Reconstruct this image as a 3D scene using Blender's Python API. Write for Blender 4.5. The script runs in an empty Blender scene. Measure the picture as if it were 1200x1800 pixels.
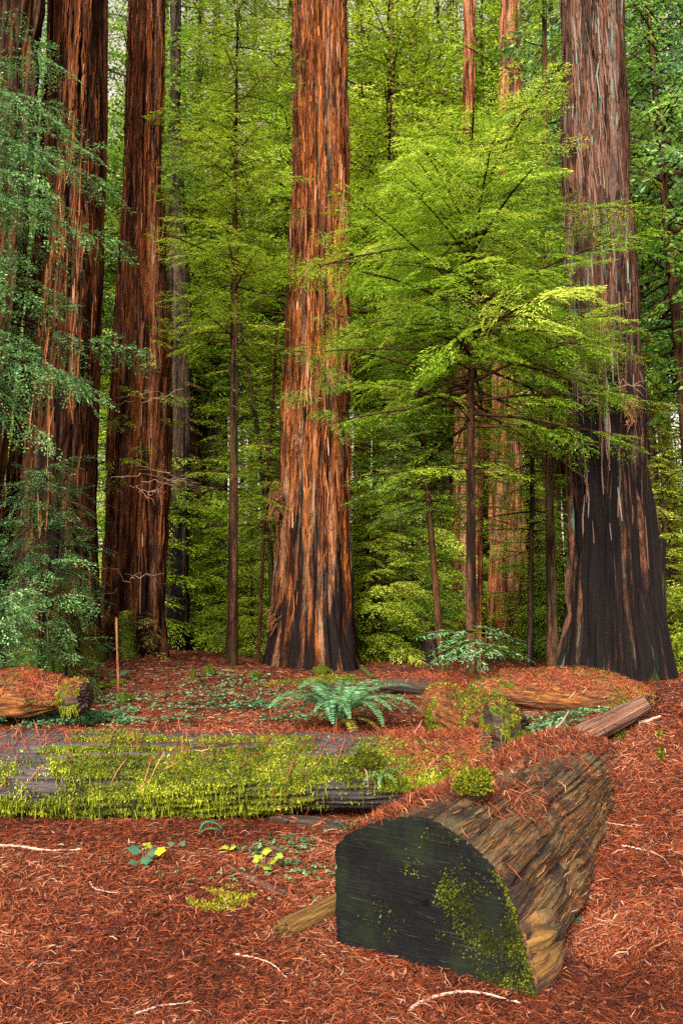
import bpy, math, random
import numpy as np
from mathutils import Vector

# ---------------------------------------------------------------- camera, sky, sun, exposure
SC = bpy.context.scene
COL = SC.collection
R = math.radians
F, PITCH, EYE = 1400.0, R(7.7), 1.6          # focal length in photo pixels, upward tilt, eye height
cam = bpy.data.cameras.new("camera"); cam.sensor_fit = 'VERTICAL'; cam.sensor_height = 36; cam.lens = 28
cam.clip_start = 0.05; cam.clip_end = 2000
camo = bpy.data.objects.new("camera", cam); COL.objects.link(camo)
camo.location = (0, 0, EYE); camo.rotation_euler = (R(90) + PITCH, 0, 0)
SC.camera = camo

SUN_DIR = Vector((-0.24, -0.80, 0.50)).normalized()
world = bpy.data.worlds.new("World"); SC.world = world; world.use_nodes = True
wn = world.node_tree; wn.nodes.clear()
sky = wn.nodes.new('ShaderNodeTexSky'); sky.sky_type = 'NISHITA'; sky.sun_disc = False
sky.sun_elevation = math.asin(SUN_DIR.z); sky.sun_rotation = math.atan2(SUN_DIR.x, SUN_DIR.y)
sky.dust_density = 3.0
hs = wn.nodes.new('ShaderNodeHueSaturation'); hs.inputs['Saturation'].default_value = 0.22
mx = wn.nodes.new('ShaderNodeMix'); mx.data_type = 'RGBA'; mx.blend_type = 'MULTIPLY'; mx.inputs[0].default_value = 1.0
mx.inputs[7].default_value = (1.0, 0.82, 0.71, 1)      # pale warm overcast
bg = wn.nodes.new('ShaderNodeBackground'); bg.inputs['Strength'].default_value = 0.11
wo = wn.nodes.new('ShaderNodeOutputWorld')
wn.links.new(sky.outputs[0], hs.inputs['Color']); wn.links.new(hs.outputs[0], mx.inputs[6])
wn.links.new(mx.outputs[2], bg.inputs['Color']); wn.links.new(bg.outputs[0], wo.inputs['Surface'])
sl = bpy.data.lights.new("sun", 'SUN'); sl.energy = 2.7; sl.angle = R(14); sl.color = (1.0, 0.95, 0.86)
so = bpy.data.objects.new("sun", sl); COL.objects.link(so); so.location = (8, -8, 30)
so.rotation_euler = SUN_DIR.to_track_quat('Z', 'Y').to_euler()
SC.view_settings.view_transform = 'Standard'; SC.view_settings.look = 'None'
SC.view_settings.exposure = 2.0; SC.view_settings.gamma = 1.0; SC.view_settings.use_curve_mapping = False
SC.cycles.max_bounces = 9; SC.cycles.diffuse_bounces = 6; SC.cycles.glossy_bounces = 2
SC.cycles.transmission_bounces = 3; SC.cycles.use_denoising = False
SC.cycles.caustics_reflective = False; SC.cycles.caustics_refractive = False

# ---------------------------------------------------------------- helpers
def rng(seed): return np.random.default_rng(seed)

def ray(px, py):
    a, b = px - 600.0, 900.0 - py
    return np.array([a, F * math.cos(PITCH) - b * math.sin(PITCH), F * math.sin(PITCH) + b * math.cos(PITCH)])
def at(px, py, Y):
    """The point seen at a photo pixel when it stands Y metres ahead."""
    d = ray(px, py); return np.array([0, 0, EYE]) + d * (Y / d[1])

_tab = rng(1).permutation(256); _val = rng(2).random(256)
def vnoise(x, y, z):
    x, y, z = np.broadcast_arrays(np.asarray(x, float), np.asarray(y, float), np.asarray(z, float))
    ix, iy, iz = np.floor(x).astype(int), np.floor(y).astype(int), np.floor(z).astype(int)
    fx, fy, fz = x - ix, y - iy, z - iz
    fx, fy, fz = [f * f * (3 - 2 * f) for f in (fx, fy, fz)]
    def h(a, b, c): return _val[_tab[(_tab[(_tab[(ix + a) & 255] + iy + b) & 255] + iz + c) & 255]]
    l = lambda a, b, t: a + (b - a) * t
    return l(l(l(h(0,0,0), h(1,0,0), fx), l(h(0,1,0), h(1,1,0), fx), fy),
             l(l(h(0,0,1), h(1,0,1), fx), l(h(0,1,1), h(1,1,1), fx), fy), fz)
def fbm(x, y, z, o=3):
    s, a, t = 0, 0.5, 0
    for k in range(o):
        s = s + a * vnoise(x * 2**k + 17.3*k, y * 2**k + 5.1*k, z * 2**k + 9.7*k); t += a; a *= 0.5
    return s / t
def ridge(x, y, z): return 1 - np.abs(2 * vnoise(x, y, z) - 1)

def sm(a, b, x):
    t = np.clip((x - a) / (b - a), 0, 1); return t * t * (3 - 2 * t)

def gauss(x, y, cx, cy, sx, sy): return np.exp(-((x - cx) / sx) ** 2 - ((y - cy) / sy) ** 2)
def ground(x, y):
    x, y = np.asarray(x, float), np.asarray(y, float)
    h = 0.028 * np.clip(y - 7, 0, 16)
    h = h + 0.50 * gauss(x, y, -5.6, 17.0, 4.2, 3.2) + 0.30 * gauss(x, y, -7.5, 24, 5, 6)
    h = h + 0.78 * gauss(x, y, 5.2, 8.4, 2.7, 2.6) + 0.34 * gauss(x, y, 2.55, 7.55, 0.8, 0.8) - 0.17 * gauss(x, y, 1.30, 4.35, 0.24, 0.75)
    h = h + 0.28 * gauss(x, y, 6, 15, 4, 3.5) + 0.20 * gauss(x, y, 1.6, 13.2, 1.6, 0.8)
    h = h + 0.16 * gauss(x, y, -1.0, 9.3, 3.0, 1.3) * 0 + 0.06 * gauss(x, y, -1.2, 5.4, 1.6, 0.8)
    h = h + 0.06 * np.clip(np.hypot(x, y) - 55, 0, 200)
    h = h + 0.26 * gauss(x, y, 3.3, 6.0, 1.2, 1.7) - 0.07 * gauss(x, y, .1, 7.0, 1.5, .38)
    near = sm(60, 8, np.hypot(x, y))
    h = h + near * (0.10 * (fbm(x * .55, y * .55, 3.3) - .5) + 0.05 * (fbm(x * 2.1, y * 2.1, 8.3) - .5))
    return h

def hit(px, py, dz=0.0):
    """Where the sight line through a photo pixel meets the ground."""
    d = ray(px, py); t = np.linspace(2, 40, 3801) / d[1]; P = np.array([0, 0, EYE]) + d * t[:, None]
    k = np.argmax(P[:, 2] < ground(P[:, 0], P[:, 1])); p = P[k] if P[k, 2] < ground(P[k, 0], P[k, 1]) + .01 else P[2000]
    return np.array([p[0], p[1], float(ground(p[0], p[1])) + dz])

def rest(px, py, h):
    """The point on a photo pixel's sight line that is h above the ground."""
    d = ray(px, py); t = np.linspace(2, 40, 3801) / d[1]; P = np.array([0, 0, EYE]) + d * t[:, None]
    return P[np.argmax(P[:, 2] < ground(P[:, 0], P[:, 1]) + h)]

def link(o, parent=None):
    COL.objects.link(o)
    if parent: o.parent = parent
    return o
def thing(name, label, cat, loc, group=None):
    o = bpy.data.objects.new(name, None); o.empty_display_size = .2
    o.location = [float(c) for c in loc]; o["label"] = label; o["category"] = cat
    if group: o["group"] = group
    return link(o)
def mesh(name, V, Fs, mats, smooth=False, attrs=None, off=None, midx=None):
    """V (n,3); Fs a list of (m,k) index arrays."""
    V = np.asarray(V, np.float32)
    if off is not None: V = V - np.asarray(off, np.float32)
    me = bpy.data.meshes.new(name)
    Fs = [np.asarray(f, np.int32) for f in Fs if len(f)]
    loops = np.concatenate([f.ravel() for f in Fs])
    tot = np.concatenate([np.full(len(f), f.shape[1], np.int32) for f in Fs])
    start = np.concatenate([[0], np.cumsum(tot)[:-1]]).astype(np.int32)
    me.vertices.add(len(V)); me.vertices.foreach_set("co", V.ravel())
    me.loops.add(len(loops)); me.loops.foreach_set("vertex_index", loops)
    me.polygons.add(len(tot)); me.polygons.foreach_set("loop_start", start)
    if smooth: me.polygons.foreach_set("use_smooth", np.ones(len(tot), bool))
    if midx is not None: me.polygons.foreach_set("material_index", np.asarray(midx, np.int32))
    for k, a in (attrs or {}).items():
        a = np.asarray(a, np.float32)
        if a.ndim == 1: me.attributes.new(k, 'FLOAT', 'POINT').data.foreach_set("value", a)
        else: me.attributes.new(k, 'FLOAT_VECTOR', 'POINT').data.foreach_set("vector", a.ravel())
    for m in (mats if isinstance(mats, (list, tuple)) else [mats]): me.materials.append(m)
    me.update(calc_edges=True); me.validate(verbose=False)
    return me
def part(name, V, Fs, mats, root=None, **kw):
    off = root.location if root is not None else None
    return link(bpy.data.objects.new(name, mesh(name, V, Fs, mats, off=off, **kw)), root)
def tag(o, label=None, cat=None, group=None, kind=None):
    for k, v in (("label", label), ("category", cat), ("group", group), ("kind", kind)):
        if v: o[k] = v
    return o
def copy_tree(o, parent=None):
    kids = [c for c in o.children]
    c = o.copy(); COL.objects.link(c)
    if parent: c.parent = parent
    for k in kids: copy_tree(k, c)
    return c

# ---------------------------------------------------------------- materials
class G:
    def __init__(s, name):
        s.m = bpy.data.materials.new(name); s.m.use_nodes = True; s.t = s.m.node_tree; s.t.nodes.clear()
    def n(s, typ, ins=None, **kw):
        nd = s.t.nodes.new('ShaderNode' + typ)
        for k, v in kw.items(): setattr(nd, k, v)
        for k, v in (ins or {}).items():
            if hasattr(v, 'is_linked'): s.t.links.new(v, nd.inputs[k])
            else: nd.inputs[k].default_value = v
        return nd
    def attr(s, name): return s.n('Attribute', attribute_name=name)
    def map(s, vec, sc, loc=(0, 0, 0)): return s.n('Mapping', {'Vector': vec, 'Scale': sc, 'Location': loc}).outputs[0]
    def noise(s, vec, scale, det=4, rough=.55, dist=0.0):
        return s.n('TexNoise', {'Vector': vec, 'Scale': scale, 'Detail': det, 'Roughness': rough, 'Distortion': dist}).outputs[0]
    def ramp(s, fac, stops, mode='LINEAR'):
        nd = s.n('ValToRGB', {'Fac': fac}); cr = nd.color_ramp; cr.interpolation = mode
        while len(cr.elements) < len(stops): cr.elements.new(0.5)
        for e, (p, c) in zip(cr.elements, stops):
            e.position = p; e.color = (*c, 1) if not isinstance(c, (int, float)) else (c, c, c, 1)
        return nd.outputs[0]
    def mix(s, fac, a, b, mode='MIX'):
        c = lambda v: (*v, 1) if isinstance(v, tuple) and len(v) == 3 else v
        nd = s.n('Mix', data_type='RGBA', blend_type=mode)
        for i, v in ((0, fac), (6, c(a)), (7, c(b))):
            if hasattr(v, 'is_linked'): s.t.links.new(v, nd.inputs[i])
            else: nd.inputs[i].default_value = v
        return nd.outputs[2]
    def math(s, op, a, b=0.0, clamp=False): return s.n('Math', {0: a, 1: b}, operation=op, use_clamp=clamp).outputs[0]
    def bump(s, h, dist, strength=1.0): return s.n('Bump', {'Height': h, 'Distance': dist, 'Strength': strength}).outputs[0]
    def out(s, sh):
        o = s.n('OutputMaterial'); s.t.links.new(sh, o.inputs['Surface']); return s.m
    def bsdf(s, col, rough=.85, spec=.3, normal=None):
        i = {'Base Color': (*col, 1) if isinstance(col, tuple) else col, 'Roughness': rough, 'Specular IOR Level': spec}
        if normal is not None: i['Normal'] = normal
        return s.n('BsdfPrincipled', i).outputs[0]

def leaf_mat(name, stops, trans=.42, rough=.5, spec=.3):
    g = G(name); t = g.attr('tint').outputs['Fac']
    c = g.ramp(t, stops)
    ob = g.n('ObjectInfo').outputs['Random']
    c = g.n('HueSaturation', {'Color': c, 'Hue': g.math('ADD', .49, g.math('MULTIPLY', ob, .02)),
            'Value': g.math('ADD', .88, g.math('MULTIPLY', ob, .24))}).outputs[0]
    d = g.bsdf(c, rough, spec); tr = g.n('BsdfTranslucent', {'Color': c}).outputs[0]
    return g.out(g.n('MixShader', {0: trans, 1: d, 2: tr}).outputs[0])

def bark_mat(name, dark, mid, hi, grey, lichen=.3, lic_col=(.26, .33, .22), char=None, moss=None, grey_amt=.35):
    """Fibrous vertical bark. char = (z where fully charred, z where clean): an old fire scar climbing the trunk."""
    g = G(name); v = g.attr('grain').outputs['Vector']
    fib = g.noise(g.map(v, (15, 15, 1.5)), 1.0, 8, .72, .35)
    wide = g.noise(g.map(v, (4.2, 4.2, .16)), 1.0, 4, .55)
    hair = g.noise(g.map(v, (40, 40, 7)), 1.0, 5, .75)
    c = g.ramp(fib, [(.33, dark), (.45, mid), (.57, hi), (.70, mid)])
    c = g.mix(g.math('MULTIPLY', g.ramp(wide, [(.45, 0.0), (.62, 1.0)]), grey_amt), c, grey)
    c = g.mix(g.ramp(g.noise(g.map(v, (7, 7, .55), (7, 3, 1)), 1.0, 5, .65), [(.42, .95), (.54, 0.0)]), c, dark)
    c = g.mix(g.ramp(hair, [(.36, .85), (.54, 0.0)]), c, dark)
    if lichen:
        li = g.noise(g.map(v, (6.5, 6.5, .40), (3, 9, 4)), 1.0, 7, .75)
        c = g.mix(g.math('MULTIPLY', g.ramp(li, [(.55, 0.0), (.68, 1.0)]), lichen), c, lic_col)
    z = g.n('SeparateXYZ', {0: v}).outputs['Z']
    if char:
        m = g.n('MapRange', {0: z, 1: char[0], 2: char[1], 3: 1.0, 4: 0.0}).outputs[0]
        cn = g.noise(g.map(v, (4.5, 4.5, .20), (1, 5, 2)), 1.0, 6, .68)
        k = g.ramp(g.math('ADD', m, g.math('MULTIPLY', g.math('SUBTRACT', cn, .5), 5.5)), [(.40, 0.0), (.85, 1.0)])
        c = g.mix(g.math('MULTIPLY', k, .97), c, (.0065, .0055, .0058))
    if moss:
        m = g.n('MapRange', {0: z, 1: moss[0], 2: moss[1], 3: 1.0, 4: 0.0}).outputs[0]
        mn = g.noise(g.map(v, (5, 5, .5), (11, 2, 7)), 1.0, 4, .6)
        k = g.ramp(g.math('ADD', m, g.math('MULTIPLY', g.math('SUBTRACT', mn, .5), 2.4)), [(.45, 0.0), (.8, 1.0)])
        c = g.mix(k, c, (.045, .065, .007))
    h = g.math('ADD', g.math('MULTIPLY', fib, 1.0), g.math('MULTIPLY', hair, .5))
    return g.out(g.bsdf(c, .95, .03, g.bump(h, .07, 1.0)))

def wood_mat(name, stops, green=None, green_amt=.0, moss=(.075, .090, .004), bump=.03, streak=(3, 30, 30), dark_amt=.8, rough=.8, rot=.0):
    """Weathered log wood, grain along the log; the 'moss' attribute says where moss has taken."""
    g = G(name); v = g.attr('grain').outputs['Vector']
    fib = g.noise(g.map(v, tuple(q * 1.5 for q in streak)), 1.0, 7, .7, .2)
    big = g.noise(g.map(v, (streak[0] * .35, streak[1] * .13, streak[2] * .13)), 1.0, 4, .6)
    c = g.ramp(g.math('ADD', g.math('MULTIPLY', fib, .72), g.math('MULTIPLY', big, .28)), stops)
    if green_amt:
        k = g.ramp(g.noise(g.map(v, (1.6, 4.5, 4.5), (5, 2, 9)), 1.0, 5, .6), [(.46, 0.0), (.6, 1.0)])
        c = g.mix(g.math('MULTIPLY', k, green_amt), c, green)
    if rot:  # dark decay patches; their colour also stands in for missing flank shade
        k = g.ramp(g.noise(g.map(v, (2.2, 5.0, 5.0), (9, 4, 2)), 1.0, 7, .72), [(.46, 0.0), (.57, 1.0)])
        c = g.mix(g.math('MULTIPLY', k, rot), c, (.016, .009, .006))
    crack = g.noise(g.map(v, (streak[0] * .6, streak[1] * 1.3, streak[2] * 1.3), (3, 1, 4)), 1.0, 4, .6)
    c = g.mix(g.math('MULTIPLY', g.ramp(crack, [(.36, 1.0), (.50, 0.0)]), dark_amt), c, stops[0][1])
    mo = g.attr('moss').outputs['Fac']
    mn = g.noise(g.map(v, (40, 40, 40)), 1.0, 3, .7)
    k = g.ramp(g.math('ADD', mo, g.math('MULTIPLY', g.math('SUBTRACT', mn, .5), .5)), [(.4, 0.0), (.6, 1.0)])
    c = g.mix(k, c, g.mix(g.ramp(mn, [(.35, 0.0), (.65, 1.0)]), (moss[0] * .2, moss[1] * .25, .002), moss))
    return g.out(g.bsdf(c, rough, .3, g.bump(g.math('ADD', fib, g.math('MULTIPLY', crack, .8)), bump, .9)))

def plain(name, col, rough=.8, spec=.3, var=None, scale=20):
    g = G(name)
    c = col
    if var:
        tc = g.n('TexCoord').outputs['Object']
        c = g.ramp(g.noise(tc, scale, 5, .6), [(.3, col), (.7, var)])
    return g.out(g.bsdf(c, rough, spec))

def ground_mat():
    g = G('needle_duff'); p = g.n('NewGeometry').outputs['Position']
    a = g.noise(p, 1.1, 5, .6); b = g.noise(g.map(p, (28, 70, 28)), 1.0, 5, .7); d = g.noise(p, 9, 4, .6)
    c = g.ramp(b, [(.30, (.008, .004, .003)), (.48, (.050, .015, .008)), (.60, (.11, .030, .013)), (.75, (.20, .080, .036))])
    c = g.mix(g.math('MULTIPLY', g.ramp(a, [(.40, 0.0), (.66, 1.0)]), .55), c, (.040, .013, .008))
    far = g.n('MapRange', {0: g.n('SeparateXYZ', {0: p}).outputs['Y'], 1: 24.0, 2: 34.0}).outputs[0]
    k = g.math('MULTIPLY', far, g.ramp(d, [(.4, 0.0), (.55, 1.0)]))
    c = g.mix(k, c, (.06, .08, .012))
    return g.out(g.bsdf(c, .9, .2, g.bump(b, .02, .8)))

YEL = [(0, (.030, .064, .006)), (.35, (.115, .205, .010)), (.68, (.275, .390, .018)), (1, (.47, .55, .07))]
GRN = [(0, (.024, .062, .008)), (.35, (.085, .185, .018)), (.68, (.190, .330, .035)), (1, (.36, .48, .12))]
BLU = [(0, (.014, .052, .016)), (.35, (.060, .175, .050)), (.68, (.165, .345, .100)), (1, (.42, .60, .29))]
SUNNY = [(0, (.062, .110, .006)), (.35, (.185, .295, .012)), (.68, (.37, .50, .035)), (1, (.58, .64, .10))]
M_YEL = leaf_mat('leaf_yellow_green', YEL, .56); M_GRN = leaf_mat('leaf_green', GRN, .56); M_BLU = leaf_mat('leaf_blue_green', BLU, .35)
M_SUN = leaf_mat('leaf_sunlit_tone', SUNNY, .58)  # leaf colour brightened as if sunlit, for background trees standing in shadow
M_OLD = leaf_mat('leaf_straw', [(0, (.05, .04, .008)), (.5, (.17, .14, .02)), (1, (.36, .32, .06))], .3)
M_GOLD = leaf_mat('leaf_gold', [(0, (.14, .12, .01)), (.5, (.42, .36, .02)), (1, (.70, .58, .08))], .5)
M_MOSS = leaf_mat('moss_green', [(0, (.014, .018, .002)), (.4, (.075, .092, .004)), (.75, (.185, .210, .009)), (1, (.33, .35, .03))], .2, .8, .1)
M_LIT = leaf_mat('needle_litter', [(0, (.007, .003, .0025)), (.22, (.046, .013, .006)), (.46, (.150, .038, .012)), (.66, (.255, .072, .017)),
                                    (.84, (.30, .125, .050)), (1, (.42, .27, .17))], .1, .75, .2)
M_SORREL = leaf_mat('sorrel_leaf', [(0, (.014, .05, .022)), (.5, (.055, .155, .058)), (1, (.19, .31, .15))], .25)
M_GROUND = ground_mat()

# ---------------------------------------------------------------- ground
def axis(lo, hi, n, c, k):
    t = np.linspace(-1, 1, n); s = np.sinh(k * t) / np.sinh(k)
    return np.where(s < 0, c + s * (c - lo), c + s * (hi - c))
gx, gy = axis(-180, 180, 420, 0.3, 6.0), axis(-60, 260, 480, 6.5, 5.6)
GX, GY = np.meshgrid(gx, gy)
V = np.stack([GX, GY, ground(GX, GY)], -1).reshape(-1, 3)
nx, ny = len(gx), len(gy)
idx = np.arange(nx * ny).reshape(ny, nx)
Fq = np.stack([idx[:-1, :-1], idx[:-1, 1:], idx[1:, 1:], idx[1:, :-1]], -1).reshape(-1, 4)
tag(part('ground', V, [Fq], M_GROUND, smooth=True), kind='structure')

# ---------------------------------------------------------------- strips and leaves as arrays
def unit(v): return v / np.maximum(np.linalg.norm(v, axis=-1, keepdims=True), 1e-9)
def blades(B, D, N, L, W, curl=0.0, mid=.45):
    """Diamond-shaped leaves: base B, direction D, normal N, length L, half width W."""
    S = unit(np.cross(D, N)); L, W = L[:, None], W[:, None]
    m = B + D * L * mid
    tip = B + D * L - N * L * curl
    V = np.stack([B, m + S * W, tip, m - S * W], 1).reshape(-1, 3)
    return V, np.arange(len(V)).reshape(-1, 4)
def strips(B, D, N, L, W, r, bend=.12):
    """Thin bent strips of two quads."""
    S = unit(np.cross(D, N)); n = len(B); L, W = L[:, None], W[:, None]
    k = r.normal(0, bend, (n, 1)); u = r.normal(0, bend * .35, (n, 1))
    m = B + S * L * k + N * L * np.abs(u); e0 = B - D * L * .5; e1 = B + D * L * .5
    V = np.stack([e0 - S * W * .6, e0 + S * W * .6, m + S * W, m - S * W, e1 + S * W * .4, e1 - S * W * .4], 1).reshape(-1, 3)
    i = np.arange(n)[:, None] * 6
    return V, np.concatenate([i + np.array([0, 1, 2, 3]), i + np.array([3, 2, 4, 5])])
def tube(P, rad, n=5):
    P = np.asarray(P, float); k = len(P); rad = np.broadcast_to(np.asarray(rad, float), (k,))
    T = unit(np.gradient(P, axis=0)); ref = np.array([0, 0, 1.]) if abs(T[:, 2]).mean() < .8 else np.array([1., 0, 0])
    A = unit(np.cross(T, ref)); Bn = np.cross(A, T)
    th = np.arange(n) / n * 2 * np.pi
    V = P[:, None] + rad[:, None, None] * (np.cos(th)[None, :, None] * A[:, None] + np.sin(th)[None, :, None] * Bn[:, None])
    i = np.arange(k * n).reshape(k, n); j = np.roll(i, -1, 1)
    Fq = np.stack([i[:-1], j[:-1], j[1:], i[1:]], -1).reshape(-1, 4)
    return V.reshape(-1, 3), Fq
class Acc:
    """Collects pieces of one mesh."""
    def __init__(s): s.V, s.F, s.A, s.n = [], {}, {}, 0
    def add(s, V, Fq, **at):
        Fq = np.asarray(Fq); s.F.setdefault(Fq.shape[1], []).append(Fq + s.n); s.V.append(V)
        for k, a in at.items():
            a = np.asarray(a, float)
            s.A.setdefault(k, []).append(a if a.ndim and len(a) == len(V) else np.broadcast_to(a, (len(V),) + a.shape))
        s.n += len(V)
    def build(s, name, mat, root=None, smooth=False):
        if not s.V: return None
        return part(name, np.concatenate(s.V), [np.concatenate(f) for f in s.F.values()], mat, root, smooth=smooth,
                    attrs={k: np.concatenate(a) for k, a in s.A.items()})

# flat conifer sprays
def spray(r, L, leaf, lw, ds, width=.42, step=.55, droop=.12):
    B, D = [], []
    s = .10 * L + r.random() * ds; side = 1
    while s < L:
        t = s / L
        tl = L * width * min(1, t / .22 + .25) * (1 - t) ** .75 + leaf * .8
        a = R(r.normal(56, 8)) * side
        d = np.array([math.cos(a), math.sin(a), r.normal(-.02, .10)]); d /= np.linalg.norm(d)
        o = np.array([s, 0, -droop * L * t * t])
        k = np.arange(.3 * leaf, tl, leaf * step); k = k + r.normal(0, leaf * .08, len(k))
        sd = np.where(np.arange(len(k)) % 2 == 0, 1, -1)
        la = a + sd * np.radians(r.normal(38, 10, len(k)))
        b = o + d * k[:, None]; b[:, 2] -= .22 * k ** 2 / max(tl, .1)
        dd = np.stack([np.cos(la), np.sin(la), r.normal(-.10, .22, len(k))], 1)
        B.append(b); D.append(unit(dd)); side = -side; s += ds * r.uniform(.7, 1.3)
    B, D = np.concatenate(B), np.concatenate(D); n = len(B)
    N = unit(np.array([0, 0, 1.]) + r.normal(0, .45, (n, 3)))
    V, Fq = blades(B, D, N, leaf * r.uniform(.75, 1.3, n), lw * r.uniform(.8, 1.2, n), .12)
    return V, Fq, np.repeat(r.normal(0, .15, n), 4)
def spray_set(seed, leaf, lw, ds, Ls=(.45, .8, 1.3, 1.9), k=3, **kw):
    r = rng(seed); return {L: [spray(r, L, leaf, lw, ds * (1 if L > .6 else .7), **kw) for _ in range(k)] for L in Ls}
FINE = spray_set(11, .072, .0088, .054, step=.42)
MIDS = spray_set(12, .085, .018, .08)
COARSE = spray_set(13, .15, .033, .14, (.9, 1.6, 2.4))
NEAR = spray_set(14, .052, .0095, .045, (.3, .5, .8, 1.2), width=.38, droop=.25)

def rot(az, pitch, roll):
    ca, sa, cp, sp, cr, sr = math.cos(az), math.sin(az), math.cos(pitch), math.sin(pitch), math.cos(roll), math.sin(roll)
    Rx = np.array([[1, 0, 0], [0, cr, -sr], [0, sr, cr]]); Ry = np.array([[cp, 0, -sp], [0, 1, 0], [sp, 0, cp]])
    return np.array([[ca, -sa, 0], [sa, ca, 0], [0, 0, 1]]) @ Ry @ Rx
def put_spray(acc, S, r, o, az, pitch, L, tint, roll=None):
    k = min(S, key=lambda q: abs(math.log(q / L))); V, Fq, tv = S[k][r.integers(len(S[k]))]
    acc.add((V * (L / k)) @ rot(az, pitch, r.normal(0, .25) if roll is None else roll).T + o, Fq, tint=np.clip(tv + tint, 0, 1))
def limb_path(o, az, pitch, L, droop, n=5):
    t = np.linspace(0, 1, n); d = np.array([math.cos(az) * math.cos(pitch), math.sin(az) * math.cos(pitch), math.sin(pitch)])
    P = o + d * (t * L)[:, None]; P[:, 2] -= droop * L * t ** 2
    return P
def limb(crown, wood, S, r, o, az, pitch, L, tint, droop=.12, sub=True, rad=None, start=.25, dens=1.0):
    """One branch: bent wood, sprays along it."""
    P = limb_path(o, az, pitch, L, droop)
    if wood is not None:
        rr = rad or (.008 + .010 * L)
        V, Fq = tube(P, np.linspace(rr, rr * .25, len(P)), 4); wood.add(V, Fq, grain=V * .3)
    if S is None: return
    Lm = max(S)
    if L <= Lm * 1.1 or not sub:
        put_spray(crown, S, r, o, az, pitch - droop * .4, L, tint); return
    f = start
    while f < 1.0:
        p = np.array([np.interp(f, np.linspace(0, 1, len(P)), P[:, i]) for i in range(3)])
        pt = pitch - 2 * droop * f
        Ls = min(Lm * 1.1, max(min(S), L * .42 * (1.15 - f) + .22 * Lm))
        for sd in (-1, 1):
            put_spray(crown, S, r, p, az + sd * R(r.normal(52, 10)), pt + r.normal(-.10, .26), Ls * r.uniform(.75, 1.15), tint + r.normal(0, .05))
        f += .42 * Lm / L / dens * r.uniform(.8, 1.2)
    put_spray(crown, S, r, P[-2], az, pitch - 1.6 * droop, min(Lm, L * .45), tint + .05)

def conifer(crown, wood, S, r, base, z0, z1, n, lenf, pitchf, tint=.45, tvar=.13, az=None, lean=None, droop=.12, bare=0.0, dens=1.0):
    """Branches round an axis from base+z0 to base+z1."""
    for i in range(n):
        t = (i + r.random()) / n; z = z0 + (z1 - z0) * t
        o = base + np.array([0, 0, z]) if lean is None else lean(z)
        a = i * 2.39996 + r.normal(0, .5) if az is None else r.uniform(*az)
        L = lenf(t) * r.uniform(.45, 1.18); p = pitchf(t) + r.normal(0, .17)
        if r.random() < bare: limb(crown, wood, None, r, o, a, p, L, 0, droop); continue
        limb(crown, wood, S, r, o, a, p, L, tint + r.normal(0, tvar), droop, dens=dens)

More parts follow.
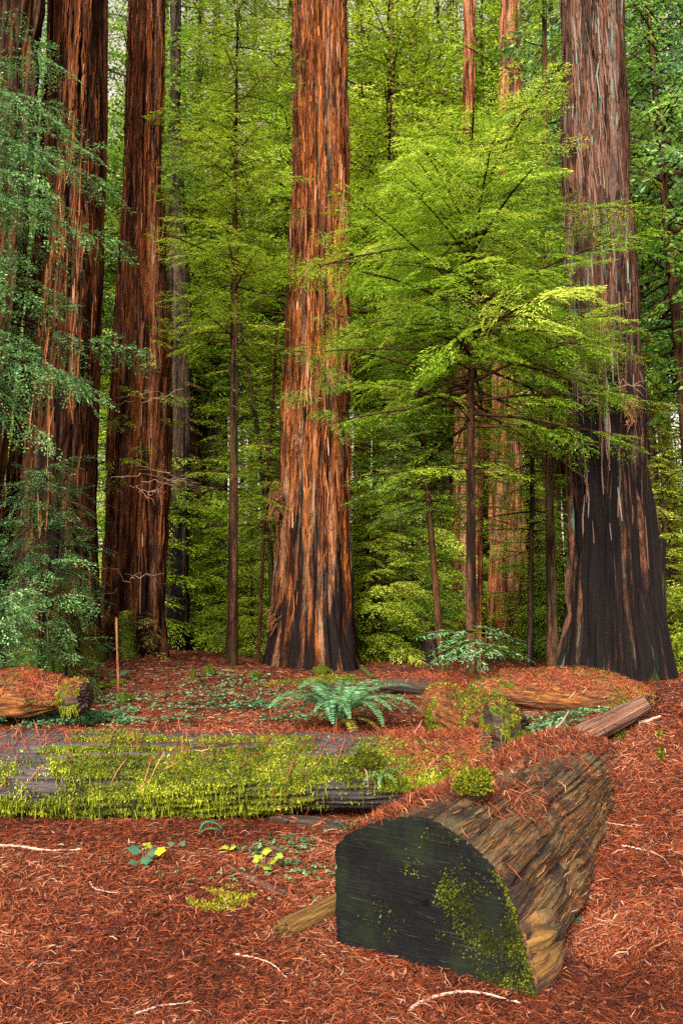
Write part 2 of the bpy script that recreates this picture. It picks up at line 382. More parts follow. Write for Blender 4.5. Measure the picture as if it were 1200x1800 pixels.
# ---------------------------------------------------------------- trunks
def profile(spec, Y):
    """spec: (photo y, left x, right x) rows of a trunk standing Y metres ahead -> rows of (z, x, radius)."""
    rows = []
    for py, xl, xr in spec:
        a, b = at(xl, py, Y), at(xr, py, Y); rows.append((a[2], (a[0] + b[0]) / 2, (b[0] - a[0]) / 2))
    return sorted(rows)
def ext(z, zs, vs, lo_ext=True):
    v = np.interp(z, zs, vs)
    if len(zs) > 1:
        up = z > zs[-1]; v = np.where(up, vs[-1] + (z - zs[-1]) * (vs[-1] - vs[0]) / (zs[-1] - zs[0]), v)
    return v
def trunk_mesh(spec, Y, mat, root, top=None, n=260, dz=.12, amp=.05, seed=0, flare=.0, name='trunk', flutes=5, sink=.5, fine=1.0):
    rows = profile(spec, Y); zs, xs, rs = [np.array(c) for c in zip(*rows)]
    g0 = float(ground(xs[0], Y)); z0 = g0 - sink; z1 = top if top else zs[-1] + 3.5
    z = np.arange(z0, z1 + dz, dz); cx = ext(z, zs, xs); rr = np.maximum(ext(z, zs, rs), rs[-1] * .7)
    th = np.arange(n) / n * 2 * np.pi; c, s = np.cos(th)[None], np.sin(th)[None]; zz = z[:, None]; Rm = rs.mean()
    tw = seed * 7.7 + zz * .0
    # interlaced vertical ridges: noise sampled on the cylinder, stretched far along z
    kx = 4.2 / fine
    wob = .6 * (vnoise(c * 1.5 + tw, s * 1.5, zz * .35) - .5)
    a1 = ridge(c * Rm * kx + wob + tw, s * Rm * kx + wob, zz * .34 + seed)
    a2 = ridge(c * Rm * kx * 2.3 + wob * 2 + tw, s * Rm * kx * 2.3, zz * .85 + seed * 3)
    a3 = vnoise(c * Rm * kx * 6 + tw, s * Rm * kx * 6, zz * 3.0)
    disp = amp * (-1.5 * a1 ** 3.5 - .85 * a2 ** 3 + .5 * (a3 - .5) + .75)
    fl = np.exp(-np.clip(zz - g0, 0, None) / .9)
    ft = flare * fl * (.35 + vnoise(c * flutes * .45 + tw, s * flutes * .45, zz * .15 + 4))
    big = .07 * (vnoise(c * 1.3 + tw, s * 1.3, zz * .25 + 9) - .5)
    rad = rr[:, None] * (1 + big + ft) + disp
    V = np.stack([cx[:, None] + rad * c, Y + rad * s, np.broadcast_to(zz, rad.shape)], -1)
    gr = np.stack([np.broadcast_to(c * Rm + seed * 3, rad.shape), np.broadcast_to(s * Rm, rad.shape), np.broadcast_to(zz, rad.shape)], -1)
    i = np.arange(len(z) * n).reshape(len(z), n); j = np.roll(i, -1, 1)
    Fq = np.stack([i[:-1], j[:-1], j[1:], i[1:]], -1).reshape(-1, 4)
    A = Acc(); A.add(V.reshape(-1, 3), Fq, grain=gr.reshape(-1, 3))
    tip = np.array([[cx[-1], Y, z[-1] + .05]])
    A.V.append(tip); A.A['grain'].append(gr[-1, :1]); A.F[3] = [np.stack([i[-1], j[-1], np.full(n, A.n)], -1)]; A.n += 1
    def axis_at(h): return np.array([float(ext(np.array([h]), zs, xs)[0]), Y, h])
    def rad_at(h): return float(np.maximum(ext(np.array([h]), zs, rs), rs[-1] * .7)[0])
    return A, axis_at, rad_at, float(z[-1])
def tree_root(name, label, cat, spec, Y, group=None):
    x = profile(spec, Y)[0][1]; return thing(name, label, cat, (x, Y, float(ground(x, Y))), group)

RED = dict(dark=(.016, .006, .004))
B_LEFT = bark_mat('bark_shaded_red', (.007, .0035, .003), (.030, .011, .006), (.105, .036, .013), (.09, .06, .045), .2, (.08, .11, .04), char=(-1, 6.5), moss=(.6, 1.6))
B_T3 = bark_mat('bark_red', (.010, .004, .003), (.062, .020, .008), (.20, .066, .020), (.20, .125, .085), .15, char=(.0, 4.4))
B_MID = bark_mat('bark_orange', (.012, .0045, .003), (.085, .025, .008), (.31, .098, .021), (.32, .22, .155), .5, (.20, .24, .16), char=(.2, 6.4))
B_RIGHT = bark_mat('bark_grey_lichen', (.009, .005, .0045), (.055, .026, .017), (.150, .066, .033), (.145, .115, .105), .95, (.10, .20, .145), char=(5.2, 9.6), moss=(-.4, .8), grey_amt=.4)
B_FAR = bark_mat('bark_far_red', (.022, .009, .005), (.17, .052, .022), (.40, .145, .050), (.34, .22, .15), .3)
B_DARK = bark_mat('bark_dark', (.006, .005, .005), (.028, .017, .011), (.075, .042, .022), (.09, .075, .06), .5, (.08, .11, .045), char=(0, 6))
B_SAP = bark_mat('bark_sapling', (.008, .005, .004), (.040, .018, .009), (.095, .042, .018), (.12, .085, .055), .35, (.08, .11, .035), moss=(.0, 1.2))
B_MOSSY = bark_mat('bark_mossy', (.008, .006, .004), (.034, .020, .010), (.075, .045, .020), (.075, .075, .045), .7, (.075, .115, .022), moss=(1.0, 3.4))

def dead_twigs(root, spots, seed, col):
    r = rng(seed)
    for px, py, Y, n, L in spots:
        A = Acc(); o = at(px, py, Y)
        for k in range(n):
            a = r.uniform(-3.3, .2); P = limb_path(o + r.normal(0, .12, 3), a, r.normal(-.05, .3), L * r.uniform(.4, 1.2), r.normal(.1, .25), 7); P[1:] += r.normal(0, .03, (6, 3))
            V, Fq = tube(P, np.linspace(.010, .003, 7), 4); A.add(V, Fq)
            for q in range(2):
                i = r.integers(2, 6); P2 = limb_path(P[i], a + r.normal(0, .8), r.normal(-.1, .4), L * .4, .2, 4); V, Fq = tube(P2, np.linspace(.006, .002, 4), 3); A.add(V, Fq)
        A.build('dead_branch', col, root)
def peeling(root, spots, seed, col):
    r = rng(seed)
    for px, py, Y, n, s in spots:
        A = Acc(); o = at(px, py, Y); P = o + r.normal(0, 1, (n, 3)) * np.array([.10, .06, .22]) * s; D = unit(np.array([-.25, -.2, -1.]) + r.normal(0, .35, (n, 3)))
        V, Fq = strips(P, D, unit(np.array([-.5, -1., 0]) + r.normal(0, .3, (n, 3))), r.uniform(.12, .4, n) * s, r.uniform(.006, .016, n), r); A.add(V, Fq)
        A.build('peeling_bark', col, root)
def fibre_mat(name, stops):
    g = G(name); return g.out(g.bsdf(g.ramp(g.attr('tint').outputs['Fac'], stops), .95, .05))
def bark_fibres(root, grid, Y, n, zlo, zhi, mat, r):
    """Loose strands of bark standing a little off the trunk."""
    gz = grid[:, 0, 2]; ii = np.where((gz > zlo) & (gz < zhi))[0]; i, j = r.choice(ii, n), r.integers(0, grid.shape[1], n)
    P = grid[i, j]; cx = grid.mean(1)[i]; N = unit((P - cx) * np.array([1, 1, 0.]))
    rd = np.hypot(*((grid - grid.mean(1, keepdims=True))[..., :2].transpose(2, 0, 1))); sw = sum(np.roll(rd, q, 1) for q in range(-18, 19)) / 37
    k = (N[:, 1] < .35) & ((rd - sw)[i, j] > .008) & (r.random(n) < sm(zlo - 1.0, zlo + 5.0, P[:, 2] + 4 * (fbm(P[:, 0] * 3, P[:, 1] * 3, P[:, 2] * .3) - .5)))
    P, N = P[k] + N[k] * r.uniform(.004, .022, (k.sum(), 1)), N[k]; m = len(P)
    V, Fq = strips(P, unit(np.array([0, 0, 1.]) + r.normal(0, .045, (m, 3))), unit(N + r.normal(0, .35, (m, 3))), r.uniform(.25, 1.1, m), r.uniform(.006, .017, m), r, .03)
    tn = np.clip(.44 + r.normal(0, .20, m) + 1.0 * (fbm(P[:, 0] * 6, P[:, 1] * 6, P[:, 2] * .25) - .5), 0, 1)
    part('bark_fibre', V, [Fq], mat, root, attrs={'tint': np.repeat(tn, 6)})['kind'] = 'stuff'
def big_tree(label, spec, Y, mat, seed, n=300, amp=.08, flare=.16, foliage=None, fine=1.0, dz=.12, top=None, fibre=None):
    root = tree_root('redwood_tree', label, 'tree', spec, Y)
    A, ax, ra, zt = trunk_mesh(spec, Y, mat, root, n=n, amp=amp, seed=seed, flare=flare, fine=fine, dz=dz, top=top)
    crown = Acc()
    if foliage: foliage(crown, A, ax, ra, rng(seed + 500))
    if fibre: bark_fibres(root, A.V[0].reshape(-1, n, 3), Y, *fibre, rng(seed + 40))
    A.build('trunk', mat, root, smooth=True)
    if crown.n: crown.build('crown', foliage.mat, root)
    return root
def epicormic(mat, S, rows, tint=.42):
    """Short leafy shoots out of a big trunk: rows of (z0, z1, count, length, azimuth lo, hi in degrees, pitch)."""
    def f(crown, wood, ax, ra, r):
        for z0, z1, n, L, a0, a1, p in rows:
            for _ in range(n):
                z = r.uniform(z0, z1); a = R(r.uniform(a0, a1)); o = ax(z) + np.array([math.cos(a), math.sin(a), 0]) * ra(z) * .95
                limb(crown, wood, S, r, o, a, R(p) + r.normal(0, .2), L * r.uniform(.5, 1.2), tint + r.normal(0, .13), .22)
    f.mat = mat; return f

FIB_O = fibre_mat('fibre_orange', [(0, (.014, .005, .003)), (.4, (.085, .026, .009)), (.7, (.27, .088, .021)), (1, (.34, .23, .16))])
FIB_R = fibre_mat('fibre_red', [(0, (.010, .004, .003)), (.45, (.065, .021, .008)), (.75, (.19, .062, .019)), (1, (.24, .15, .10))])
FIB_G = fibre_mat('fibre_grey', [(0, (.010, .006, .005)), (.38, (.036, .017, .011)), (.62, (.100, .047, .027)), (.84, (.13, .10, .092)), (1, (.085, .15, .11))])
T_MID = big_tree('towering redwood with orange and grey furrowed bark, standing alone mid-clearing',
         [(0, 522, 608), (300, 517, 610), (600, 505, 612), (900, 491, 613), (1060, 482, 617), (1150, 473, 622), (1195, 466, 628)], 20.0, B_MID, 1, n=380, amp=.085, fibre=(14000, 1.6, 20, FIB_O),
         foliage=epicormic(M_GRN, FINE, [(6.6, 8.6, 18, 1.1, -130, -30, -18), (8.6, 10.4, 6, .8, -100, -10, -10)], .5))
T_RIGHT = big_tree('thick redwood behind the long mossy bank, bark streaked pale green above and charred black below',
         [(0, 990, 1088), (300, 992, 1100), (600, 1000, 1118), (900, 1004, 1141), (1060, 998, 1155), (1150, 992, 1168), (1195, 984, 1178)], 15.5, B_RIGHT, 2, n=420, amp=.095, flare=.03, fibre=(12000, 2.6, 16, FIB_G),
         foliage=epicormic(M_YEL, FINE, [(4.5, 8.5, 10, .8, -60, 50, -15), (8, 13, 8, 1.0, -40, 60, -15)], .5))
T_RED = big_tree('leaning-looking redwood with red bark and blackened foot, beside the mossy stump on the mound',
         [(0, 232, 287), (300, 222, 281), (600, 206, 300), (900, 186, 295), (1060, 178, 291), (1150, 172, 291)], 18.8, B_T3, 3, n=340, amp=.08, fibre=(10000, 2.0, 19, FIB_R),
         foliage=epicormic(M_YEL, FINE, [(4.6, 9, 14, .9, -140, -30, -15), (10.5, 14, 10, 1.1, -60, 30, -12), (9, 13, 5, .9, 150, 220, -12)], .45))
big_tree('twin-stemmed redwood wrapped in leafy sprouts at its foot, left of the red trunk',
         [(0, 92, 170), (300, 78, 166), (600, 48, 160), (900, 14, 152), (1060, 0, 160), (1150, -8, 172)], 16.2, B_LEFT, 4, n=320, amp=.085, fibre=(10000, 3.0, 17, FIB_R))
big_tree('slimmer paler redwood stem pressed against the twin-stemmed trunk',
         [(0, 163, 191), (300, 158, 187), (600, 146, 178), (900, 130, 170), (1150, 112, 178)], 16.9, B_T3, 5, n=160, amp=.035)
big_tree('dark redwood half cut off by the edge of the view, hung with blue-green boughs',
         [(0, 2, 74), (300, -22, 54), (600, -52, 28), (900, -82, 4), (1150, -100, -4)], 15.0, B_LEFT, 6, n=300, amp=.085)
big_tree('narrow blackish redwood with a shaggy brown swelling at its foot, behind the red trunk',
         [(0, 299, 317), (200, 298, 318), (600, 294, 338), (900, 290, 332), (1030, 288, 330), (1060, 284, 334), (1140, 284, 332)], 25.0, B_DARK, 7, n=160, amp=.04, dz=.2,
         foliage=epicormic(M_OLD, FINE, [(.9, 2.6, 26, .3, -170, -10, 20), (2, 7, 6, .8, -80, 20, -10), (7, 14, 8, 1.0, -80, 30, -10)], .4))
big_tree('blackened double-trunked redwood far back, seen past the slim pole-like sapling',
         [(0, 374, 386), (500, 371, 396), (700, 367, 399), (900, 360, 401), (1130, 356, 400)], 32.0, B_DARK, 8, n=140, amp=.05, dz=.25, fine=1.4)
big_tree('reddish redwood in the second rank, directly behind the slender dark sapling trunk',
         [(0, 814, 835), (250, 812, 837), (700, 800, 840), (1000, 792, 843), (1130, 788, 846)], 29.0, B_FAR, 9, n=160, amp=.05, dz=.2, fine=1.2)
big_tree('broad redwood in the second rank with dark hollow foot, behind the mossy bank',
         [(0, 879, 913), (250, 876, 915), (600, 868, 917), (1000, 858, 922), (1170, 852, 926)], 27.0, B_FAR, 10, n=180, amp=.085, dz=.2, fine=1.2,
         foliage=epicormic(M_GRN, MIDS, [(4, 17, 30, 1.3, -150, -30, -15)], .5))
big_tree('far narrow redwood in dense foliage between the two second-rank trunks',
         [(0, 858, 878), (1170, 846, 872)], 36.0, B_DARK, 11, n=90, amp=.05, dz=.4, fine=1.5)
big_tree('far thin trunk rising against the sky gap beside the tall central redwood',
         [(0, 624, 632), (600, 622, 634), (1150, 619, 636)], 34.0, B_FAR, 12, n=60, amp=.02, dz=.4)
big_tree('far dark trunk glimpsed high among yellow-green boughs',
         [(0, 785, 796), (600, 780, 798), (1150, 776, 802)], 38.0, B_DARK, 13, n=60, amp=.03, dz=.4)
big_tree('far brown trunk high between broad second-rank redwood and thick lichen-streaked redwood',
         [(0, 938, 952), (300, 938, 954), (1150, 930, 958)], 40.0, B_FAR, 14, n=60, amp=.03, dz=.4)

M_DEADW = plain('dead_branch_wood', (.16, .10, .07), .8, .2, (.30, .22, .16), 30); M_PEEL = plain('peeled_fibre', (.05, .02, .01), .9, .1, (.17, .075, .03), 14)
dead_twigs(T_RED, [(250, 850, 17.6, 7, 1.0), (300, 840, 17.8, 6, 1.1), (235, 700, 17.8, 4, .9), (225, 1020, 17.4, 4, .7)], 701, M_DEADW)
dead_twigs(T_RIGHT, [(1030, 700, 14.4, 8, .8), (1080, 690, 14.5, 4, .6)], 702, M_DEADW)
peeling(T_MID, [(484, 885, 19.3, 110, 1.0), (476, 1090, 19.2, 60, .7), (520, 780, 19.0, 30, .6)], 703, M_PEEL); peeling(T_RIGHT, [(1105, 720, 14.6, 40, .6)], 704, M_PEEL)
# slim trunks and young trees ------------------------------------------------
def slim(label, spec, Y, mat, seed, leafmat=None, S=None, fol=None, top=None, name='sapling_tree', n=20, cat='tree', bare=None):
    root = tree_root(name, label, cat, spec, Y); r = rng(seed + 900)
    A, ax, ra, zt = trunk_mesh(spec, Y, mat, root, n=n, dz=.15, amp=.006, seed=seed, flare=.15, top=top)
    crown = Acc()
    if fol: fol(crown, A, ax, zt, r)
    for z0, z1, k, L in (bare or []):
        for _ in range(k):
            z = r.uniform(z0, z1); limb(crown, A, None, r, ax(z), r.uniform(0, 6.28), r.normal(-.05, .15), L * r.uniform(.4, 1.1), 0, .1, rad=.009)
    A.build('trunk', mat, root, smooth=True)
    if crown.n: crown.build('crown', leafmat, root)
    return root

def fol_pole(c, w, ax, zt, r):
    for z0, z1, n, L in ((8.0, 19.6, 200, 1.95), (4.5, 8, 18, 1.3)):
        conifer(c, w, FINE, r, None, z0, z1, n, lambda t: L * (1.0 - .35 * t), lambda t: .12 - .1 * t, .50, .15, lean=ax, droop=.12)
slim('tall straight pole-like sapling with feathery yellow-green crown, between the red trunk and central redwood',
     [(60, 415, 419), (250, 411, 418), (600, 405, 418), (900, 402, 418), (1180, 397, 418)], 18.0, B_SAP, 21, M_YEL, fol=fol_pole, top=20, bare=[(3, 8, 16, 1.3)])
def fol_hero(c, w, ax, zt, r):
    conifer(c, w, FINE, r, None, 6.4, 10.5, 112, lambda t: 2.75 * (1 - .45 * t ** 3), lambda t: .06 + .16 * t, .52, .2, lean=ax, droop=.13, dens=1.1)
    conifer(c, w, FINE, r, None, 4.9, 6.9, 46, lambda t: 2.4, lambda t: .0, .42, .14, lean=ax, droop=.12, bare=.35)
    for a, p, L in ((R(185), .02, 1.4), (R(-5), .0, 1.0), (R(-60), .02, 1.0), (R(215), 0, 1.2)):
        limb(c, w, FINE, r, ax(4.15), a, p, L, .75, .06)
slim('slender dark sapling under a wide fresh yellow-green crown, in front of the second rank',
     [(230, 826, 830), (380, 822, 831), (700, 821, 833), (1000, 819, 836), (1180, 818, 838)], 13.5, B_SAP, 22, M_YEL, fol=fol_hero, top=10.6, n=28, bare=[(3, 6.5, 14, 1.4)])
def fol_thin(c, w, ax, zt, r):
    conifer(c, w, FINE, r, None, 9, zt - .3, 55, lambda t: 1.9 * (1 - .6 * t), lambda t: -.05, .5, .14, lean=ax, droop=.15)
slim('thin straight dark tree beside the thick lichen-streaked redwood', [(0, 952, 960), (260, 953, 962), (600, 956, 968), (900, 958, 973), (1175, 960, 982)], 17.0, B_SAP, 23, M_GRN, fol=fol_thin, top=19, bare=[(4, 12, 22, 1.5)])
def fol_short(c, w, ax, zt, r):
    conifer(c, w, FINE, r, None, 3.6, zt - .1, 70, lambda t: 1.7 * (1 - .7 * t), lambda t: .0, .5, .14, lean=ax, droop=.12)
slim('thin leaning sapling tilting away from the central redwood, sparse at the top', [(560, 725, 731), (800, 741, 750), (1110, 766, 778), (1170, 770, 783)], 15.0, B_SAP, 24, M_GRN, fol=fol_short, top=8.2, bare=[(2, 6, 12, 1.0)])
slim('thin crooked dark sapling bowing toward the central redwood', [(380, 408, 413), (560, 417, 423), (700, 441, 449), (880, 461, 470), (950, 470, 479), (1150, 476, 487)], 21.0, B_MOSSY, 25, M_GRN, fol=fol_short, top=11.0, bare=[(3, 8, 10, .9)])
slim('very thin sapling stem near the foot of the central redwood', [(700, 477, 482), (930, 462, 467), (1170, 450, 457)], 20.5, B_SAP, 26, M_YEL, fol=fol_short, top=9.5, bare=[(2, 6, 6, .7)])
slim('thin black sapling stem in front of the broad second-rank redwood', [(600, 934, 939), (900, 930, 938), (1175, 925, 937)], 19.0, B_DARK, 27, M_YEL, fol=fol_short, top=12.0, bare=[(2, 6, 8, .8)])
slim('reddish sapling stem crossing behind the slender dark sapling', [(560, 852, 858), (800, 843, 851), (1130, 836, 846)], 20.0, B_FAR, 28, M_YEL, fol=fol_short, top=10.5, bare=[(2, 7, 8, 1.0)])
slim('mossy green sapling stem in open woods right of the central redwood', [(600, 700, 704), (900, 699, 706), (1160, 697, 707)], 23.0, B_MOSSY, 29, M_YEL, fol=fol_short, top=13.0, bare=[(2, 7, 8, 1.0)])

# blue-green boughs and bushes by the dark trunks ------------------------------
def bough_tree():
    x0 = at(-150, 900, 11.0)[0]; root = thing('young_redwood', 'young redwood beyond the picture edge, its drooping blue-green boughs over the dark trunks', 'tree', (x0, 11.0, float(ground(x0, 11))))
    spec = [(0, -165, -135), (1150, -185, -130)]; r = rng(77)
    A, ax, ra, zt = trunk_mesh(spec, 11.0, B_SAP, root, n=40, amp=.01, seed=31, top=11)
    c = Acc()
    for k in range(46):
        z = 4.9 + 5.4 * (k + r.random()) / 46; a = r.uniform(-48, 40); L = (2.5 + .5 * math.sin(k * 1.7)) * (1.0 if a > -20 else .62) * r.uniform(.7, 1.1)
        limb(c, A, NEAR, r, ax(z), R(a), r.normal(-.05, .09), L, (.66 if a < -25 else .45) + r.normal(0, .08), .20, start=.28, dens=1.0, rad=.013)
    A.build('trunk', B_SAP, root, smooth=True); c.build('crown', M_BLU, root)
bough_tree()
def bush(label, px, Y, zh, wid, n, mat, S, seed, tint, name='redwood_sprout', L=.7, cat='bush', lo=.0, stem=B_SAP):
    x = at(px, 1100, Y)[0]; g0 = float(ground(x, Y)); root = thing(name, label, cat, (x, Y, g0)); r = rng(seed)
    c, w = Acc(), Acc()
    for k in range(7):
        a = r.uniform(0, 6.28); rr = wid * .5 * r.random()
        P = np.array([[x + math.cos(a) * rr * t, Y + math.sin(a) * rr * t, g0 - .1 + zh * .85 * t * r.uniform(.9, 1)] for t in np.linspace(0, 1, 6)])
        V, Fq = tube(P, np.linspace(.022, .006, 6), 5); w.add(V, Fq, grain=V)
    for i in range(n):
        t = lo + (1 - lo) * r.random(); a = r.uniform(0, 6.28); rr = wid * (.25 + .75 * r.random()) * (1.05 - .75 * t ** 1.4)
        o = np.array([x + math.cos(a) * rr * .75, Y + math.sin(a) * rr * .6, g0 + zh * t])
        if i % 5 == 0: limb(c, w, None, r, o, a, r.normal(-.2, .5), L * r.uniform(.8, 1.5), 0, .4, rad=.006)
        limb(c, w if i % 3 == 0 else None, S, r, o, a + r.normal(0, .4), r.normal(-.1, .35), L * r.uniform(.5, 1.1), tint + r.normal(0, .22), .25, sub=False)
    w.build('stem', stem, root); c.build('foliage', mat, root)
    return root
bush('tall tangle of blue-green redwood sprouts smothering the foot of the twin-stemmed trunk', 72, 13.6, 4.0, 1.05, 215, M_BLU, NEAR, 41, .34, L=.75)
bush('bright blue-green leafy bush low against the edge of the view, beside the decayed log', 0, 11.6, 1.9, .75, 150, M_BLU, NEAR, 42, .52, L=.6)
bush('olive tangle of dying sprouts low between the two dark left trunks', 118, 14.6, 2.0, .6, 90, M_OLD, NEAR, 43, .25, L=.5)
bush('straw-yellow shoots growing beside the mossy stump on the mound', 252, 17.4, 1.0, .32, 40, M_OLD, NEAR, 44, .6, L=.35, name='shoot_clump')
bush('small olive shoots at the side of the red-barked trunk away from stump', 176, 17.6, 1.0, .28, 30, M_OLD, NEAR, 45, .45, L=.35, name='shoot_clump')
bush('rounded pale green shrub at the foot of the blackened double trunk', 378, 26.0, 1.5, .8, 70, M_GRN, FINE, 46, .6, L=.6, name='understory_shrub')
bush('golden yellow shrub glowing between two dark trunks beyond the mound', 342, 34.0, 5.5, 1.5, 130, M_GOLD, MIDS, 47, .55, L=1.1, name='understory_shrub')

# background wood ---------------------------------------------------------------
def bg_tree(seed, H, mat, tint, width, z0=.30, n=122, S=None):
    root = bpy.data.objects.new('forest_tree', None); link(root); r = rng(seed); A, c = Acc(), Acc()
    zz = np.linspace(-.5, H, 14); rad = np.linspace(H * .011, .02, 14)
    V, Fq = tube(np.stack([.15 * np.sin(zz * .2 + seed), .15 * np.cos(zz * .17), zz], 1), rad, 10); A.add(V, Fq, grain=V)
    root['height'] = H
    conifer(c, A, S or COARSE, r, np.zeros(3), H * z0, H * .97, n, lambda t: width * (1 - t) ** .7 * (.55 + .9 * min(1, t * 4 + .3)) / 1.2 + .3, lambda t: .05 + .2 * t - .1, tint, .16, droop=.16)
    A.build('trunk', B_SAP, root, smooth=True); c.build('crown', mat, root)
    return root
def plant_forest():
    r = rng(300)
    kinds = [
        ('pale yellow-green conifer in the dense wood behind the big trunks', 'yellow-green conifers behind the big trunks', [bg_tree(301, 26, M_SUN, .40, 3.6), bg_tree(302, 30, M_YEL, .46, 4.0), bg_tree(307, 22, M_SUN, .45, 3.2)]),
        ('mid-green conifer in the dense wood behind the big trunks', 'mid-green conifers behind the big trunks', [bg_tree(303, 28, M_GRN, .50, 3.8), bg_tree(304, 24, M_GRN, .44, 3.3)]),
        ('blue-green drooping conifer at the shaded flank of the wood', 'blue-green conifers at the flanks', [bg_tree(305, 26, M_BLU, .55, 3.8), bg_tree(306, 20, M_GRN, .42, 3.4)]),
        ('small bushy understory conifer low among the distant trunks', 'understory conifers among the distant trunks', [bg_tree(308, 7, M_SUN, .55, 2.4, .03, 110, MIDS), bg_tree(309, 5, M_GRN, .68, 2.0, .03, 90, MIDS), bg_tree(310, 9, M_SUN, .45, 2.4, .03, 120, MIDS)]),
    ]
    used = set()
    def place(ki, vi, x, y, s):
        lab, grp, protos = kinds[ki]; pr = protos[vi % len(protos)]
        o = pr if pr.name not in used else copy_tree(pr)
        used.add(pr.name)
        o.location = (x, y, float(ground(x, y)) - .1); o.rotation_euler.z = r.uniform(0, 6.28); o.scale = (s, s, max(s * r.uniform(.92, 1.08), (5 + .9 * y) / pr['height']) if ki < 3 and y < 45 and not 120 < 600 + 1387 * x / y < 235 else s)
        tag(o, lab, 'tree', grp)
    # (photo x, distance, kind) for the ones that shape the picture, then a scatter
    lay = [(512, 38, 1), (480, 46, 0), (205, 26, 1), (228, 31, 0), (500, 30, 0), (640, 31, 0), (872, 32, 1), (80, 24, 1), (1010, 26, 0), (690, 27, 0), (950, 30, 0), (785, 33, 0), (865, 34, 0), (328, 31, 0), (470, 33, 0), (560, 36, 1), (660, 32, 0), (715, 34, 0), (755, 37, 0), (820, 38, 0), (900, 36, 0), (985, 30, 0), (1030, 34, 0), (640, 42, 1),
           (1150, 22, 2), (1215, 19, 2), (1180, 27, 0), (1110, 30, 1), (1260, 26, 2), (1190, 35, 1), (335, 36, 0), (435, 38, 0), (300, 40, 1), (375, 42, 0), (500, 44, 0),
           (215, 34, 1), (140, 36, 2), (40, 30, 1), (-40, 26, 2), (700, 48, 0), (780, 46, 1), (850, 50, 0), (930, 47, 0), (1000, 45, 0), (590, 52, 1), (255, 36, 0), (205, 44, 2)]
    lay += [(352, 33, 0), (735, 30, 0), (768, 38, 0), (322, 45, 1), (705, 36, 0), (600, 33, 0)]
    for i, (px, Y, k) in enumerate(lay):
        k = 0 if 400 < px < 1000 and k == 1 else k
        place(k, i, at(px, 1090, Y)[0], Y, r.uniform(.9, 1.2))
    for i in range(13):
        Y = r.uniform(58, 85); px = -150 + (i + r.random()) / 13 * 1500
        place((0, 1, 0)[i % 3], i, at(px, 1090, Y)[0], Y, r.uniform(1.0, 1.4))
    for px, Y, s in ((440, 23, .6), (660, 22.5, .8), (715, 24, 1.0), (640, 26, 1.1), (690, 29, 1.5), (985, 23, .8), (940, 24, .6), (760, 25.5, .55), (470, 27, 1.2), (345, 37, 1.2), (1185, 20, .9), (1160, 24, 1.2), (425, 30, 1.4)):
        place(3, int(px), at(px, 1090, Y)[0], Y, s)
    free = lambda px, Y: not any(a < px < b for a, b in ((278, 410), (780, 930)) if Y < 33)
    for i in range(60):
        Y = r.uniform(22, 34) if i % 3 else r.uniform(32, 50); px = -80 + (i * .618 % 1) * 1360
        if not free(px, Y): Y += 11
        place(3, i, at(px, 1090, Y)[0], Y, r.uniform(.6, 1.25))
plant_forest()

